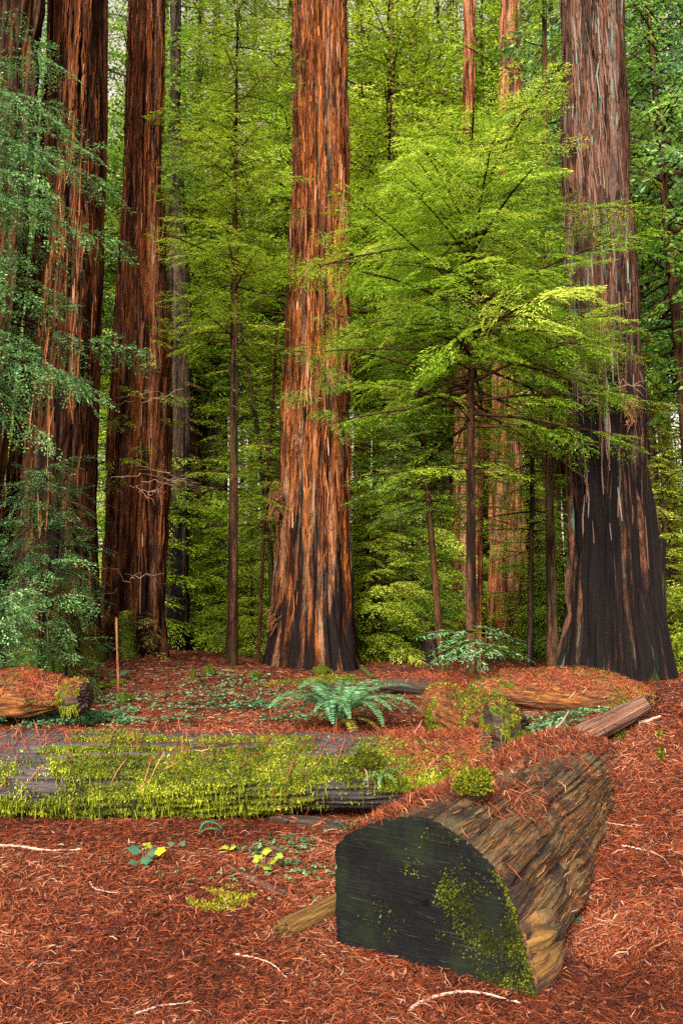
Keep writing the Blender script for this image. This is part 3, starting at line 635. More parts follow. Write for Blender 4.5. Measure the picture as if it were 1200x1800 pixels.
# ---------------------------------------------------------------- logs
class Log:
    """A fallen log as a grid of points (along, around), so that moss and needles can be strewn on its surface."""
    def __init__(s, path, radii, nl=90, na=96, seed=0, amp=.10, grain=.03, sq=1.0, prof=None, taper_end=False, gk=9.0):
        path = np.asarray(path, float); t = np.linspace(0, 1, len(path)); u = np.linspace(0, 1, nl)
        C = np.stack([np.interp(u, t, path[:, i]) for i in range(3)], 1)
        k = max(3, nl // 8) | 1; pad = np.pad(C, ((k // 2, k // 2), (0, 0)), 'edge')
        Cs = np.stack([np.convolve(pad[:, i], np.ones(k) / k, 'valid') for i in range(3)], 1); Cs[0], Cs[-1] = C[0], C[-1]; C = Cs
        r = np.interp(u, np.linspace(0, 1, len(radii)), radii)
        a = unit(path[-1] - path[0]); sd = unit(np.cross(a, [0, 0, 1.])); up = np.cross(sd, a)
        th = np.arange(na) / na * 2 * np.pi; ct, st = np.cos(th)[None], np.sin(th)[None]
        l = (u * np.linalg.norm(path[-1] - path[0]))[:, None]; Rm = r.mean(); o = seed * 5.3
        d = 1 + amp * 2 * (fbm(ct * 1.4 + o, st * 1.4, l * .9 / max(Rm, .15) * .35, 3) - .5)
        d = d + grain * (ridge(ct * gk + o, st * gk, l * 1.1) - .5) + grain * .6 * (ridge(ct * gk * 2.4 + o, st * gk * 2.4, l * 2.2) - .5)
        rad = r[:, None] * d
        if prof is not None: rad = rad * prof(u[:, None], th[None])
        s.P = C[:, None] + rad[..., None] * (ct[..., None] * sd + sq * st[..., None] * up)
        s.G = np.stack([np.broadcast_to(l + o, rad.shape), np.broadcast_to(ct * Rm, rad.shape), np.broadcast_to(st * Rm + o, rad.shape)], -1)
        s.C, s.a, s.sd, s.up, s.th, s.u, s.r = C, a, sd, up, th, u, r
        s.fin()
    def swell(s, f, amt):
        m = f(s.P, s.N); k = fbm(s.P[..., 0] * 9, s.P[..., 1] * 9, s.P[..., 2] * 9, 3); s.P = s.P + s.N * (m * amt * (.3 + 1.4 * k))[..., None]; s.fin()
    def fin(s):
        du = np.gradient(s.P, axis=0); dv = np.roll(s.P, -1, 1) - np.roll(s.P, 1, 1)
        s.N = unit(np.cross(dv, du)); c = s.P.mean(1, keepdims=True)
        if ((s.P - c) * s.N).sum() < 0: s.N = -s.N
    def faces(s):
        nl, na = s.P.shape[:2]; i = np.arange(nl * na).reshape(nl, na); j = np.roll(i, -1, 1)
        return np.stack([i[:-1], i[1:], j[1:], j[:-1]], -1).reshape(-1, 4), i
    def build(s, name, mat, root, moss=None, caps=(True, True), rough=.03, seed=0):
        Fq, i = s.faces(); A = Acc(); m = np.zeros(s.P.shape[:2]) if moss is None else moss(s.P, s.N)
        A.add(s.P.reshape(-1, 3), Fq, grain=s.G.reshape(-1, 3), moss=m.ravel())
        r = rng(seed)
        for end, on in ((0, caps[0]), (-1, caps[1])):
            if not on: continue
            E = s.P[end]; c = E.mean(0); na = len(E); V, Fc = [], []
            base = A.n
            for k, f in enumerate((1.0, .8, .55, .3, .1)):
                q = c + (E - c) * f + (s.a * (r.normal(0, rough, na)[:, None] if k else 0)); V.append(q)
            V = np.concatenate(V); ii = np.arange(5 * na).reshape(5, na); jj = np.roll(ii, -1, 1)
            Fc = np.stack([ii[:-1], jj[:-1], jj[1:], ii[1:]], -1).reshape(-1, 4)
            g = np.stack([np.zeros(len(V)) + end, (V - c) @ s.sd, (V - c) @ s.up], 1) + 3.0
            A.add(V, np.concatenate([Fc, ii[4][[0, na // 4, na // 2, 3 * na // 4]][None]]), grain=g, moss=np.zeros(len(V)))
        return A.build(name, mat, root, smooth=True)
    def sample(s, n, r, keep=None):
        nl, na = s.P.shape[:2]; u = r.random(n) * (nl - 1.001); v = r.random(n) * na
        i, j = u.astype(int), v.astype(int) % na; fu, fv = (u - i)[:, None], (v - v.astype(int))[:, None]; j2 = (j + 1) % na
        lerp = lambda X: (X[i, j] * (1 - fu) + X[i + 1, j] * fu) * (1 - fv) + (X[i, j2] * (1 - fu) + X[i + 1, j2] * fu) * fv
        P, N = lerp(s.P), unit(lerp(s.N))
        if keep is not None:
            k = r.random(n) < keep(P, N); P, N = P[k], N[k]
        return P, N

DOWN = np.array([0, 0, -1.])
def moss_tufts(name, P, N, r, root, L=(.018, .045), W=(.004, .008), hang=.8, per=2, tint=.5, mat=None, drips=0):
    P, N = np.repeat(P, per, 0), np.repeat(N, per, 0); n = len(P)
    D = unit(N * .6 + DOWN * hang * (1 - .75 * np.clip(N[:, 2:3], 0, 1)) + r.normal(0, .6, (n, 3)))
    Nn = unit(N + r.normal(0, .6, (n, 3)))
    A = Acc(); cl = .5 * fbm(P[:, 0] * 4, P[:, 1] * 4, P[:, 2] * 4, 3) + .5 * fbm(P[:, 0] * 15, P[:, 1] * 15, P[:, 2] * 15, 2)
    V, Fq = blades(P - N * .004, D, Nn, r.uniform(*L, n), r.uniform(*W, n), .2)
    A.add(V, Fq, tint=np.repeat(np.clip(tint + (cl - .5) * 1.9 + r.normal(0, .22, n), 0, 1), 4))
    if drips:
        k = np.where(N[:, 2] < .35)[0]; k = r.choice(k, min(drips, len(k)), replace=False); m = len(k); ln = r.uniform(.04, .13, m)
        V, Fq = strips(P[k] + N[k] * .012 + DOWN * ln[:, None] * .4, unit(DOWN + r.normal(0, .12, (m, 3))), unit(N[k] + r.normal(0, .2, (m, 3))), ln, np.full(m, .0035), r, .10)
        A.add(V, Fq, tint=np.repeat(np.clip(tint - .05 + r.normal(0, .18, m), 0, 1), 6))
    o = A.build(name, mat or M_MOSS, root)
    if root is not None: o["kind"] = 'stuff'
    return o
class Litter:
    A = Acc()
def litter(acc, P, N, r, L=(.05, .14), W=(.0016, .0032), tint=.5, dirs=None, spread=1.0, tv=.2, lift=.006):
    n = len(P); D = r.normal(0, 1, (n, 3)); D = D - N * (D * N).sum(1, keepdims=True) * .85
    if dirs is not None: D = unit(D) * spread + dirs
    D = unit(D); V, Fq = strips(P + N * (r.random((n, 1)) * 2 * lift + .001), D, unit(N + r.normal(0, .35, (n, 3))), r.uniform(*L, n), r.uniform(*W, n), r)
    acc.add(V, Fq, tint=np.repeat(np.clip(tint + r.normal(0, tv, n), 0, 1), 6))
# fallen twigs that still carry their dry needles
def dry_twigs(acc, P, N, r, L=(.06, .16), tint=.5):
    t = []
    for k in range(6):
        s = np.linspace(.05, 1, 15); b = np.stack([s, .12 * np.sin(s * 2.5 + k), 0 * s], 1); b = np.concatenate([b, b]); sd = np.repeat([1, -1], 15)
        a = sd * np.radians(r.normal(48, 9, 30)); d = np.stack([np.cos(a), np.sin(a), r.normal(0, .25, 30)], 1)
        V, Fq = blades(b, unit(d), unit(np.array([0, 0, 1.]) + r.normal(0, .3, (30, 3))), .17 * (1.1 - .5 * b[:, 0]) * r.uniform(.8, 1.2, 30), np.full(30, .018))
        S, Fs = strips(np.array([[.5, .1, 0]]), np.array([[1., 0, 0]]), np.array([[0, 0, 1.]]), np.array([1.]), np.array([.010]), r)
        t.append((np.concatenate([V, S]), [Fq, Fs + len(V)]))
    for p, nn in zip(P, N):
        V, Fs = t[r.integers(6)]; d = r.normal(0, 1, 3); d = unit(d - nn * (d @ nn)); M = np.stack([d, np.cross(nn, d), nn]); l = r.uniform(*L)
        acc.add((V * l) @ M + p + nn * .008, np.concatenate(Fs), tint=np.clip(tint + r.normal(0, .18), 0, 1))

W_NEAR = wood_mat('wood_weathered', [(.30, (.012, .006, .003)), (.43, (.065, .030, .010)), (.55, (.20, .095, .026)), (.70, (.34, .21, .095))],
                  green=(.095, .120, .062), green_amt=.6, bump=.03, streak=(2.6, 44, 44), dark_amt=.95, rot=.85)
W_MOSSLOG = wood_mat('wood_grey_blue', [(.30, (.005, .0045, .005)), (.43, (.022, .017, .016)), (.55, (.055, .046, .046)), (.70, (.105, .098, .105))], bump=.03, streak=(2.2, 30, 30))
W_ROT = wood_mat('wood_rotten_orange', [(.30, (.014, .006, .003)), (.43, (.080, .028, .007)), (.55, (.22, .080, .014)), (.72, (.36, .16, .035))], bump=.04, streak=(4, 24, 24), dark_amt=.9)
W_DARK = wood_mat('wood_dark', [(.30, (.004, .0035, .003)), (.43, (.020, .012, .009)), (.56, (.060, .034, .022)), (.72, (.12, .075, .055))], bump=.03, streak=(3, 26, 26))
W_SLAB = wood_mat('wood_split_slab', [(.30, (.016, .007, .005)), (.43, (.085, .038, .022)), (.55, (.20, .105, .066)), (.70, (.32, .20, .145))], bump=.03, streak=(1.6, 40, 40))
W_GOLD = wood_mat('wood_golden', [(.30, (.020, .010, .003)), (.43, (.075, .036, .008)), (.55, (.19, .10, .018)), (.70, (.30, .18, .045))], bump=.025, streak=(2.4, 40, 40))
M_TWIG = plain('pale_twig', (.30, .17, .12), .8, .3, (.46, .32, .25), 40)
M_TWIGD = plain('brown_twig', (.09, .035, .02), .8, .3, (.22, .10, .06), 40)

def cut_mat():
    g = G('sawn_charred_face'); v = g.attr('grain').outputs['Vector']
    n1 = g.noise(g.map(v, (5, 5, 5)), 1.0, 5, .6)
    w2 = g.noise(g.n('Mapping', {'Vector': v, 'Scale': (2.5, 6, 95), 'Rotation': (R(-24), 0, 0)}).outputs[0], 1.0, 4, .7)
    c = g.ramp(n1, [(.35, (.0007, .0008, .0011)), (.6, (.0022, .0025, .0029)), (.78, (.008, .0062, .0045))])
    c = g.mix(g.math('MULTIPLY', g.ramp(w2, [(.60, 0.0), (.74, 1.0)]), .55), c, (.030, .036, .028))
    c = g.mix(g.math('MULTIPLY', g.ramp(g.noise(g.map(v, (2.6, 2.6, 2.6), (4, 4, 4)), 1.0, 4, .6), [(.50, 0.0), (.66, 1.0)]), .55), c, (.008, .014, .004))
    w3 = g.noise(g.n('Mapping', {'Vector': v, 'Scale': (2.5, 4, 75), 'Rotation': (R(38), 0, 0)}).outputs[0], 1.0, 4, .7, .5)
    c = g.mix(g.math('MULTIPLY', g.ramp(w3, [(.63, 0.0), (.72, 1.0)]), .5), c, (.060, .064, .050))
    h = g.math('ADD', g.math('MULTIPLY', w2, .6), g.math('ADD', g.math('MULTIPLY', n1, .8), g.math('MULTIPLY', w3, .4)))
    return g.out(g.bsdf(c, .7, .12, g.bump(h, .014, .9)))
M_CUT = cut_mat()
LIT, r9 = Acc(), rng(99)          # needles lying on logs and on the ground: uncountable

# the sawn log in front: outline of its cut face read on the face's own plane -------------
FA, FB = np.array([-.014, 4.18]), np.array([.814, 3.62]); FD = unit(FB - FA); AX = unit(np.array([.445, .89, -.004]))
def on_face(px, py):
    d = ray(px, py); n2 = np.array([FD[1], -FD[0]]); t = (FA @ n2) / (d[:2] @ n2); return np.array([0, 0, EYE]) + d * t
outline = [(590, 1530), (592, 1488), (604, 1472), (640, 1455), (690, 1441), (725, 1436), (757, 1441), (800, 1468), (850, 1506), (880, 1545), (898, 1590), (912, 1640), (926, 1690), (938, 1735), (939, 1775),
           (880, 1775), (800, 1745), (700, 1720), (600, 1710), (594, 1640), (591, 1580)]
OP = np.array([on_face(*p) for p in outline]); FC = OP.mean(0)
def sawn_log():
    root = thing('sawn_log', 'big sawn log in front, blackened flat cut face and orange-green weathered sides', 'log', (FC[0], FC[1], float(ground(FC[0], FC[1]))))
    na, nl, Ln = 420, 220, 3.7
    sd = np.array([FD[0], FD[1], 0]); q = OP - FC; sx, sz = q @ sd, q[:, 2]
    ang = np.unwrap(np.arctan2(sz, sx)); rr = np.hypot(sx, sz); o = np.argsort(ang); ang, rr = ang[o], rr[o]
    th = np.linspace(0, 2 * np.pi, na, endpoint=False)
    base = np.interp((th - ang[0]) % (2 * np.pi) + ang[0], np.append(ang, ang[0] + 2 * np.pi), np.append(rr, rr[0]))
    u = np.concatenate([np.linspace(0, .06, 12), np.linspace(.07, 1, nl - 12)]); l = (u * Ln)[:, None]; ct, st = np.cos(th)[None], np.sin(th)[None]
    g = L = Log([[0, 0, 0], [1, 0, 0]], [1, 1], nl=nl, na=na)
    k = sm(0, .5, u)[:, None]
    rad = base[None] * (1 - .06 * u[:, None]) + k * .5 * (fbm(ct * 1.2 + 3, st * 1.2, l * .8, 3) - .5) * .30
    rough = .35 + .9 * sm(.2, -.6, st) * sm(-.3, .4, ct)             # torn underside on the side away from the clearing
    sp = sm(.04, .3, l)
    rad = rad + rough * sp * .055 * (ridge(ct * 5 + 1, st * 5, l * .7) - .6) + rough * (.3 + .7 * sp) * .028 * (ridge(ct * 12, st * 12 + 2, l * 1.2) - .6) + .012 * (ridge(ct * 28, st * 28, l * 1.6) - .5) + .006 * (ridge(ct * 60, st * 60, l * 3) - .5) - .030 * sp * sm(.80, .97, ridge(ct * 7 + 4, st * 7, l * .45 + 3))
    # broken hollow under the flank
    hol = np.exp(-((th[None] - (2 * np.pi - .98)) / .34) ** 2) * sm(.22, .55, l + .25 * (vnoise(ct * 6, st * 6, 2.2) - .5))
    rad = rad * (1 - .40 * hol)
    C = FC[None] + AX[None] * l
    L.P = C[:, None] + rad[..., None] * (ct[..., None] * sd + st[..., None] * np.array([0, 0, 1.]))
    L.G = np.stack([np.broadcast_to(l, rad.shape), np.broadcast_to(ct * .45, rad.shape), np.broadcast_to(st * .45, rad.shape)], -1)
    L.a, L.sd, L.up = AX, sd, np.array([0, 0, 1.]); L.fin()
    def moss(P, N):
        m = fbm(P[..., 0] * 2.3, P[..., 1] * 2.3, P[..., 2] * 2.3, 3)
        right = ((P - FC) @ sd)
        return .9 * sm(.54, .66, m) * sm(.1, .3, right) * sm(1.0, 1.5, (P - FC) @ AX) * sm(.5, .1, N[..., 2])
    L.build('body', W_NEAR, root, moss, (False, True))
    # cut face, 2 mm proud rim shared with the body
    E = L.P[0]; V, i0 = [], 0; rings = np.linspace(1, 0.02, 22); r = rng(5)
    for k_, f in enumerate(rings): V.append(FC + (E - FC) * f - AX * (.004 * (k_ > 0)))
    V = np.concatenate(V); ii = np.arange(len(V)).reshape(len(rings), na); jj = np.roll(ii, -1, 1)
    Fq = np.stack([ii[:-1], jj[:-1], jj[1:], ii[1:]], -1).reshape(-1, 4)
    V = V - AX * (.010 * (fbm(V[:, 0] * 9, V[:, 1] * 9, V[:, 2] * 9, 3) - .5))[:, None]
    A = Acc(); A.add(V, Fq, grain=np.stack([0 * V[:, 0], (V - FC) @ sd, V[:, 2]], 1))
    A.F[na] = [ii[-1][::-1][None]]; A.build('cut_face', M_CUT, root, smooth=True)
    # moss on the lower half of the face and along its rim
    n = 60000; a, f = r.random(n) * na, np.sqrt(r.random(n)); i = a.astype(int) % na
    P = FC + (E[i] - FC) * f[:, None] - AX * .006; sx_ = (P - FC) @ sd; z = P[:, 2]
    m = fbm(P[:, 0] * 6 + 2, P[:, 1] * 6, P[:, 2] * 6, 4)
    pr = sm(.36, .68, m) * sm(.0, .25, sx_) * sm(.54, .30, z) * .75 + .05 * sm(.52, .68, m) + .9 * (f > .985) * (sx_ > .2) * (z < .5)
    keep = r.random(n) < pr; P = P[keep][:15000]
    o = moss_tufts('moss', P, np.broadcast_to(-AX, P.shape), r, root, (.008, .018), (.0018, .0036), .4, 2, .12)
    # needles drifted over the top and far flank
    def nk(P, N):
        al = (P - FC) @ AX; rt = (P - FC) @ sd; m = fbm(P[:, 0] * 2.5 + 5, P[:, 1] * 2.5, P[:, 2] * 2.5, 3)
        top = sm(.15, .6, N[:, 2])
        left = sm(-.06, -.22, rt + .16 * (m - .5)) * sm(.05, .5, N[:, 2])
        band = np.exp(-((al - .95 - .55 * (rt - .1)) / .28) ** 2) * sm(-.1, .5, N[:, 2]) * sm(.40, .52, m)
        far = sm(2.7, 3.3, al) * sm(-.2, .5, N[:, 2])
        return np.clip(left * .9 * sm(.55, .8, N[:, 2]) + band * .6 + far * .5 + .10 * top * sm(.45, .6, m), 0, 1)
    P, N = L.sample(60000, r, nk)
    dr = unit(AX * .5 + sd * .6 + DOWN * .4)
    litter(LIT, P, N, r, (.03, .12), (.0015, .0032), .48, np.broadcast_to(dr, P.shape), 1.0, .22, .007)
    fm = fibre_mat('log_fibre', [(0, (.012, .006, .004)), (.4, (.075, .034, .011)), (.65, (.20, .098, .028)), (.85, (.32, .21, .10)), (1, (.14, .18, .10))])
    P, N = L.sample(9000, r, lambda P, N: sm(.95, .6, N[:, 2]) * ((P - FC) @ sd > -.05) * .9); m = len(P)
    D = unit(AX + r.normal(0, .06, (m, 3))); D = unit(D - N * (D * N).sum(1, keepdims=True) * .9)
    V, Fq = strips(P + N * r.uniform(.001, .009, (m, 1)), D, unit(N + r.normal(0, .4, (m, 3))), r.uniform(.05, .28, m), r.uniform(.0012, .0036, m), r, .02)
    keepin = ((V.reshape(m, 6, 3) - FC) @ np.array([FD[1], -FD[0], 0])).max(1) < .0
    V = V.reshape(m, 6, 3)[keepin].reshape(-1, 3); q = keepin.sum(); i = np.arange(q)[:, None] * 6
    Fq = np.concatenate([i + np.array([0, 1, 2, 3]), i + np.array([3, 2, 4, 5])])
    tn = np.clip(.40 + r.normal(0, .20, q) + .8 * (fbm(P[keepin, 0] * 5, P[keepin, 1] * 5, P[keepin, 2] * 5) - .5), 0, 1)
    part('wood_fibre', V, [Fq], fm, root, attrs={'tint': np.repeat(tn, 6)})['kind'] = 'stuff'
    return root, L
SAWN, SL = sawn_log()

# splinters still attached under the flank
def splinters():
    r = rng(64)
    for k in range(7):
        a = on_face(918 + 3.2 * k, 1655 + 13 * k); sd = np.array([FD[0], FD[1], 0]); ln = r.uniform(.22, .46)
        p0 = a + AX * .015 - sd * .012; p1 = a + AX * ln + sd * r.uniform(.03, .085) + np.array([0, 0, r.uniform(-.02, .05)])
        L = Log([p0, (p0 + p1) / 2 + sd * .012, p1], [.026, .032, .022, .005], 40, 36, 80 + k, .5, .35, 1.9, gk=4)
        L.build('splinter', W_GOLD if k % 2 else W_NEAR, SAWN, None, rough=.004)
splinters()
def moss_ball(name, label, c, rad, seed, root=None, tint=.62, flat=.8, n=1500, cat='moss', stub=True):
    r = rng(seed); c = np.asarray(c, float)
    rt = root or thing(name, label, cat, c)
    if stub: Log([c - [0, 0, rad * 1.3], c + [0, 0, rad * .35]], [rad * .75, rad * .6], 14, 28, seed, .2, .1).build('stub', W_DARK, rt, rough=.01)
    d = unit(r.normal(0, 1, (n, 3))); d = d[d[:, 2] > -.45]; P = c + d * rad * (1 + 1.5 * (fbm(d[:, 0] * 1.6 + seed, d[:, 1] * 1.6, d[:, 2] * 1.6) - .5))[:, None] * np.array([1, 1, flat])
    th = np.arange(20) / 20 * 2 * np.pi
    A = Acc(); ph = np.linspace(-.6, 1.55, 9); Q = np.stack([np.cos(ph)[:, None] * np.cos(th), np.cos(ph)[:, None] * np.sin(th), np.sin(ph)[:, None] + 0 * th[None]], -1)
    i = np.arange(180).reshape(9, 20); j = np.roll(i, -1, 1)
    A.add((c + Q * (1 + 1.5 * (fbm(Q[..., 0] * 1.6 + seed, Q[..., 1] * 1.6, Q[..., 2] * 1.6) - .5))[..., None] * rad * .94 * np.array([1, 1, flat])).reshape(-1, 3), np.stack([i[:-1], j[:-1], j[1:], i[1:]], -1).reshape(-1, 4), tint=.15)
    A.add(*(lambda v, f: (v, f))(*blades(P, unit(d + r.normal(0, .5, d.shape)), unit(r.normal(0, 1, d.shape)), r.uniform(.012, .028, len(d)) * (rad / .09) ** .5, r.uniform(.003, .006, len(d)), .1)),
          tint=np.repeat(np.clip(tint - .18 + r.normal(0, .22, len(d)), 0, 1), 4))
    A.build('moss_cushion', M_MOSS, rt); return rt
p = on_face(757, 1441) + AX * .42 + np.array([.07, .02, .085])
moss_ball('', '', p, .075, 50, SAWN, .66, .9, 2600)

# the long mossy log across the clearing ------------------------------------------------
def mossy_log():
    Y = 7.0; x0, x1 = -4.6, 1.25; root = thing('mossy_log', 'long fallen log across the clearing, draped in yellow-green moss over grey wood', 'log', (-.6, Y, float(ground(-.6, Y))))
    zc = lambda x: float(ground(x, Y)) + .31 + .06 * float(sm(-1.4, -.2, x))
    L = Log([[x, Y + .05 * math.sin(x), zc(x) + (.02 if x < 0 else -.03 * x)] for x in np.linspace(x0, x1, 9)], [.36, .36, .35, .35, .33, .30, .24], 260, 130, 21, .10, .07, .96, gk=6)
    msk = lambda P: fbm(P[..., 0] * 1.5 + 4, P[..., 1] * 2.2, P[..., 2] * 2.8, 4)
    def moss(P, N):
        x = P[..., 0]; m = msk(P)
        lf = sm(-1.9, -3.2, x)
        return np.clip((1 - .45 * sm(.55, 1.1, x)) * sm(.25 + .22 * lf, .50 + .20 * lf, m), 0, 1) * sm(-.85, -.2, N[..., 2] + 1.6 * (m - .5)) * sm(1.05, .9, N[..., 2] - .5 * (m - .5) + .12)
    L.swell(moss, .035); L.build('body', W_MOSSLOG, root, moss)
    r = rng(61)
    def keep(P, N): return moss(P, N) * (N[:, 1] < .5) * (.35 + .65 * sm(.95, .5, N[:, 2]))
    P, N = L.sample(420000, r, keep)
    moss_tufts('moss', P, N, r, root, (.014, .038), (.0036, .0075), .8, 1, .50, drips=500)
    def nk(P, N): return sm(.5, .8, N[:, 2]) * (.16 + .84 * sm(.2, .7, P[:, 0])) + .7 * sm(.3, .8, P[:, 0]) * sm(-.2, .4, N[:, 2])
    P, N = L.sample(46000, r, nk); litter(LIT, P, N, r, (.05, .14), (.002, .004), .5, np.broadcast_to(np.array([0, -.5, -.6]), P.shape), 1.0, .17, .012)
    P, N = L.sample(900, r, lambda P, N: .5 * (N[:, 2] > -.2)); litter(LIT, P, N, r, (.10, .3), (.002, .004), .55, np.broadcast_to(np.array([0, -.4, -.9]), P.shape), .6, .2, .02)
    for px, py, rad, sd_ in ((645, 1338, .11, 5), (180, 1385, .10, 6)):
        p = at(px, py, Y - .26); moss_ball('', '', p, rad, sd_, root, .45 if px > 300 else .2, .8, 2600, stub=False)
    return L
ML = mossy_log()

# other fallen wood ------------------------------------------------------------------------
def simple_log(name, label, path, radii, mat, seed, mossf=None, moss_n=0, lit_n=0, sq=1.0, amp=.12, grain=.08, cat='log', nl=90, na=72, tint=.52, gk=6, drips=0, mL=(.02, .05), rough=.03, lit_all=False):
    if len(path[0]) == 2: path = [rest(px, py, .55 * max(radii) * sq) for px, py in path]
    path = np.asarray(path, float); c = path.mean(0); root = thing(name, label, cat, (c[0], c[1], float(ground(c[0], c[1]))))
    L = Log(path, radii, nl, na, seed, amp, grain, sq, gk=gk)
    if mossf: L.swell(mossf, .03)
    L.build('body', mat, root, mossf, rough=rough, seed=seed); r = rng(seed + 70)
    if moss_n:
        P, N = L.sample(moss_n, r, mossf)
        if len(P) > 5: moss_tufts('moss', P, N, r, root, mL, (.004, .008), .8, 1, tint, drips=drips)
    if lit_n:
        P, N = L.sample(lit_n, r, lambda P, N: sm(-.1 if lit_all else .25, .6, N[:, 2])); litter(LIT, P, N, r, (.06, .16), (.003, .006), .46, None, 1, .18, .015)
    return L
def mfun(th0, th1, sc=2.5, off=0, topw=0.0, lo=-.6):
    return lambda P, N: np.clip(sm(th0, th1, fbm(P[..., 0] * sc + off, P[..., 1] * sc, P[..., 2] * sc, 3) + topw * N[..., 2]), 0, 1) * sm(lo, lo + .4, N[..., 2])

simple_log('mossy_log', 'short stout log of orange rotten wood with moss cushions and a dark broken end', [at(775, 1245, 11.0), at(815, 1262, 10.2), at(868, 1288, 9.3)], [.30, .33, .34, .33], W_ROT, 31,
           mfun(.49, .60, 2.6, 3, .10), 24000, 1500, 1.0, .16, .10, drips=300, rough=.06)
simple_log('broken_log', 'blackened broken log chunk hung with moss at the front of the short stout log', [at(852, 1292, 9.35), at(880, 1300, 9.15), at(915, 1282, 9.3)], [.20, .30, .26, .14], W_DARK, 32,
           mfun(.52, .62, 3.2, 1, .14), 9000, 300, 1.15, .25, .18, drips=700, rough=.05)
simple_log('bank_log', 'long half-buried log heaped with needles and edged with moss, below the thick lichen-streaked redwood', [at(880, 1212, 12.3), at(960, 1214, 12.0), at(1040, 1216, 11.8), at(1148, 1230, 11.6)], [.25, .27, .30, .30, .25, .10], W_ROT, 33,
           mfun(.46, .58, 1.8, 6, .16), 17000, 7500, 1.0, .14, .07, nl=150, lit_all=True)
simple_log('rotten_log', 'crumbled orange log split open, between the short stout log and the long bank log', [at(826, 1212, 12.4), at(880, 1217, 12.2), at(950, 1214, 12.1)], [.10, .17, .20, .15], W_ROT, 34, mfun(.62, .7, 3, 2), 1500, 500, 1.0, .2, .12)
simple_log('charred_log', 'small charred log end poking out of needle drift beyond the fern', [at(668, 1202, 13.2), at(700, 1203, 13.1), at(760, 1210, 13.1)], [.10, .11, .12], W_DARK, 35, mfun(.6, .7, 3, 5), 900, 300)
simple_log('needle_bank_log', 'low log buried under a drift of red needles behind the fern', [at(698, 1212, 13.4), at(770, 1208, 13.3), at(850, 1212, 13.2)], [.18, .24, .22, .14], W_DARK, 36, mfun(.6, .7, 2, 9), 2500, 6500, 1.0, .2, .08, lit_all=True)
simple_log('thin_mossy_log', 'thin mossy log lying at the foot of the central redwood', [at(402, 1228, 14.6), at(450, 1219, 15.1), at(520, 1214, 15.5), at(560, 1208, 15.9), at(624, 1200, 16.4)], [.06, .12, .15, .14, .17, .12], W_DARK, 37, mfun(.34, .46, 3, 2, .1, -.9), 14000, 300, mL=(.03, .06))
simple_log('decayed_log', 'decayed orange-brown log under needles at the edge of the view, before the blue-green bushes', [at(-60, 1222, 11.3), at(40, 1218, 11.2), at(90, 1222, 11.2), at(140, 1226, 11.1)], [.28, .31, .26, .20, .07], W_ROT, 38, mfun(.50, .62, 2.4, 8, .14), 9000, 6500, 1.0, .34, .14, nl=120, lit_all=True)
simple_log('log_fragment', 'knobbly rotten end of log with hanging roots and a moss cap, before the mound', [at(118, 1228, 10.9), at(150, 1226, 10.8)], [.16, .19, .13], W_DARK, 39, mfun(.44, .56, 4, 1, .2), 3500, 500, 1.2, .3, .2, drips=200, nl=40)
simple_log('split_slab', 'weathered split slab of reddish wood leaning up the bank behind the sawn log', [rest(915, 1350, .10), rest(985, 1312, .14), rest(1060, 1275, .18), rest(1133, 1236, .20)], [.09, .13, .14, .13, .11], W_SLAB, 40, None, 0, 100, .62, .10, .22, 'wood slab', nl=120, gk=5)
simple_log('dark_branch_log', 'dark stripped branch lying beside the underside of the long mossy log', [(478, 1440), (530, 1446), (606, 1456)], [.03, .055, .065, .05], W_DARK, 41, None, 0, 60, .8, .12, .14, 'fallen branch', nl=60)
simple_log('golden_plank', 'squared golden-brown piece of wood sticking out from under the sawn log', [(497, 1638), (545, 1615), (625, 1575)], [.058, .06, .06], W_GOLD, 42, None, 0, 0, .85, .10, .12, 'wood piece', nl=50, gk=3)
simple_log('buried_root', 'flat reddish root half buried in needles between seedlings and golden plank', [(400, 1522), (440, 1545), (490, 1568), (548, 1590)], [.012, .03, .035, .03, .01], W_SLAB, 43, None, 0, 90, .55, .15, .14, 'root', nl=60)
simple_log('broken_stub', 'short broken stub with moss cap on the needle bank above the sawn log', [hit(1162, 1338) + [0, 0, dz] for dz in (-.05, .12, .27)], [.13, .10, .06], W_DARK, 44, mfun(.45, .55, 6, 3, .3), 1200, 100, 1, .3, .25, 'stub', nl=30)
simple_log('knotty_stub', 'dark knotty stub at the far end of the sawn log', [hit(1042, 1345) + [0, 0, dz] for dz in (-.05, .10, .22)], [.10, .085, .04], W_DARK, 45, mfun(.55, .65, 6, 3, .1), 500, 60, 1, .35, .25, 'stub', nl=30)
simple_log('dark_wood_lump', 'blue-black lump of wood under the dark broken log chunk', [at(866, 1338, 8.9), at(890, 1330, 8.85), at(905, 1336, 8.8)], [.05, .10, .06], W_MOSSLOG, 46, mfun(.6, .7, 5, 3, .1), 500, 0, .9, .3, .2, 'wood lump', nl=30)
simple_log('mossy_branch', 'thin moss-edged branch slanting down the mound from the bushes', [(112, 1178), (135, 1190), (152, 1204)], [.03, .035, .03], W_DARK, 47, mfun(.3, .4, 3, 2, .2), 900, 0, cat='fallen branch', nl=40)
simple_log('leaning_deadwood', 'thin grey dead pole leaning to the foot of the central redwood', [(625, 1164), (640, 1180), (656, 1194)], [.035, .04, .03], W_DARK, 48, mfun(.5, .6, 3, 2, .2), 300, 0, cat='fallen branch', nl=30)

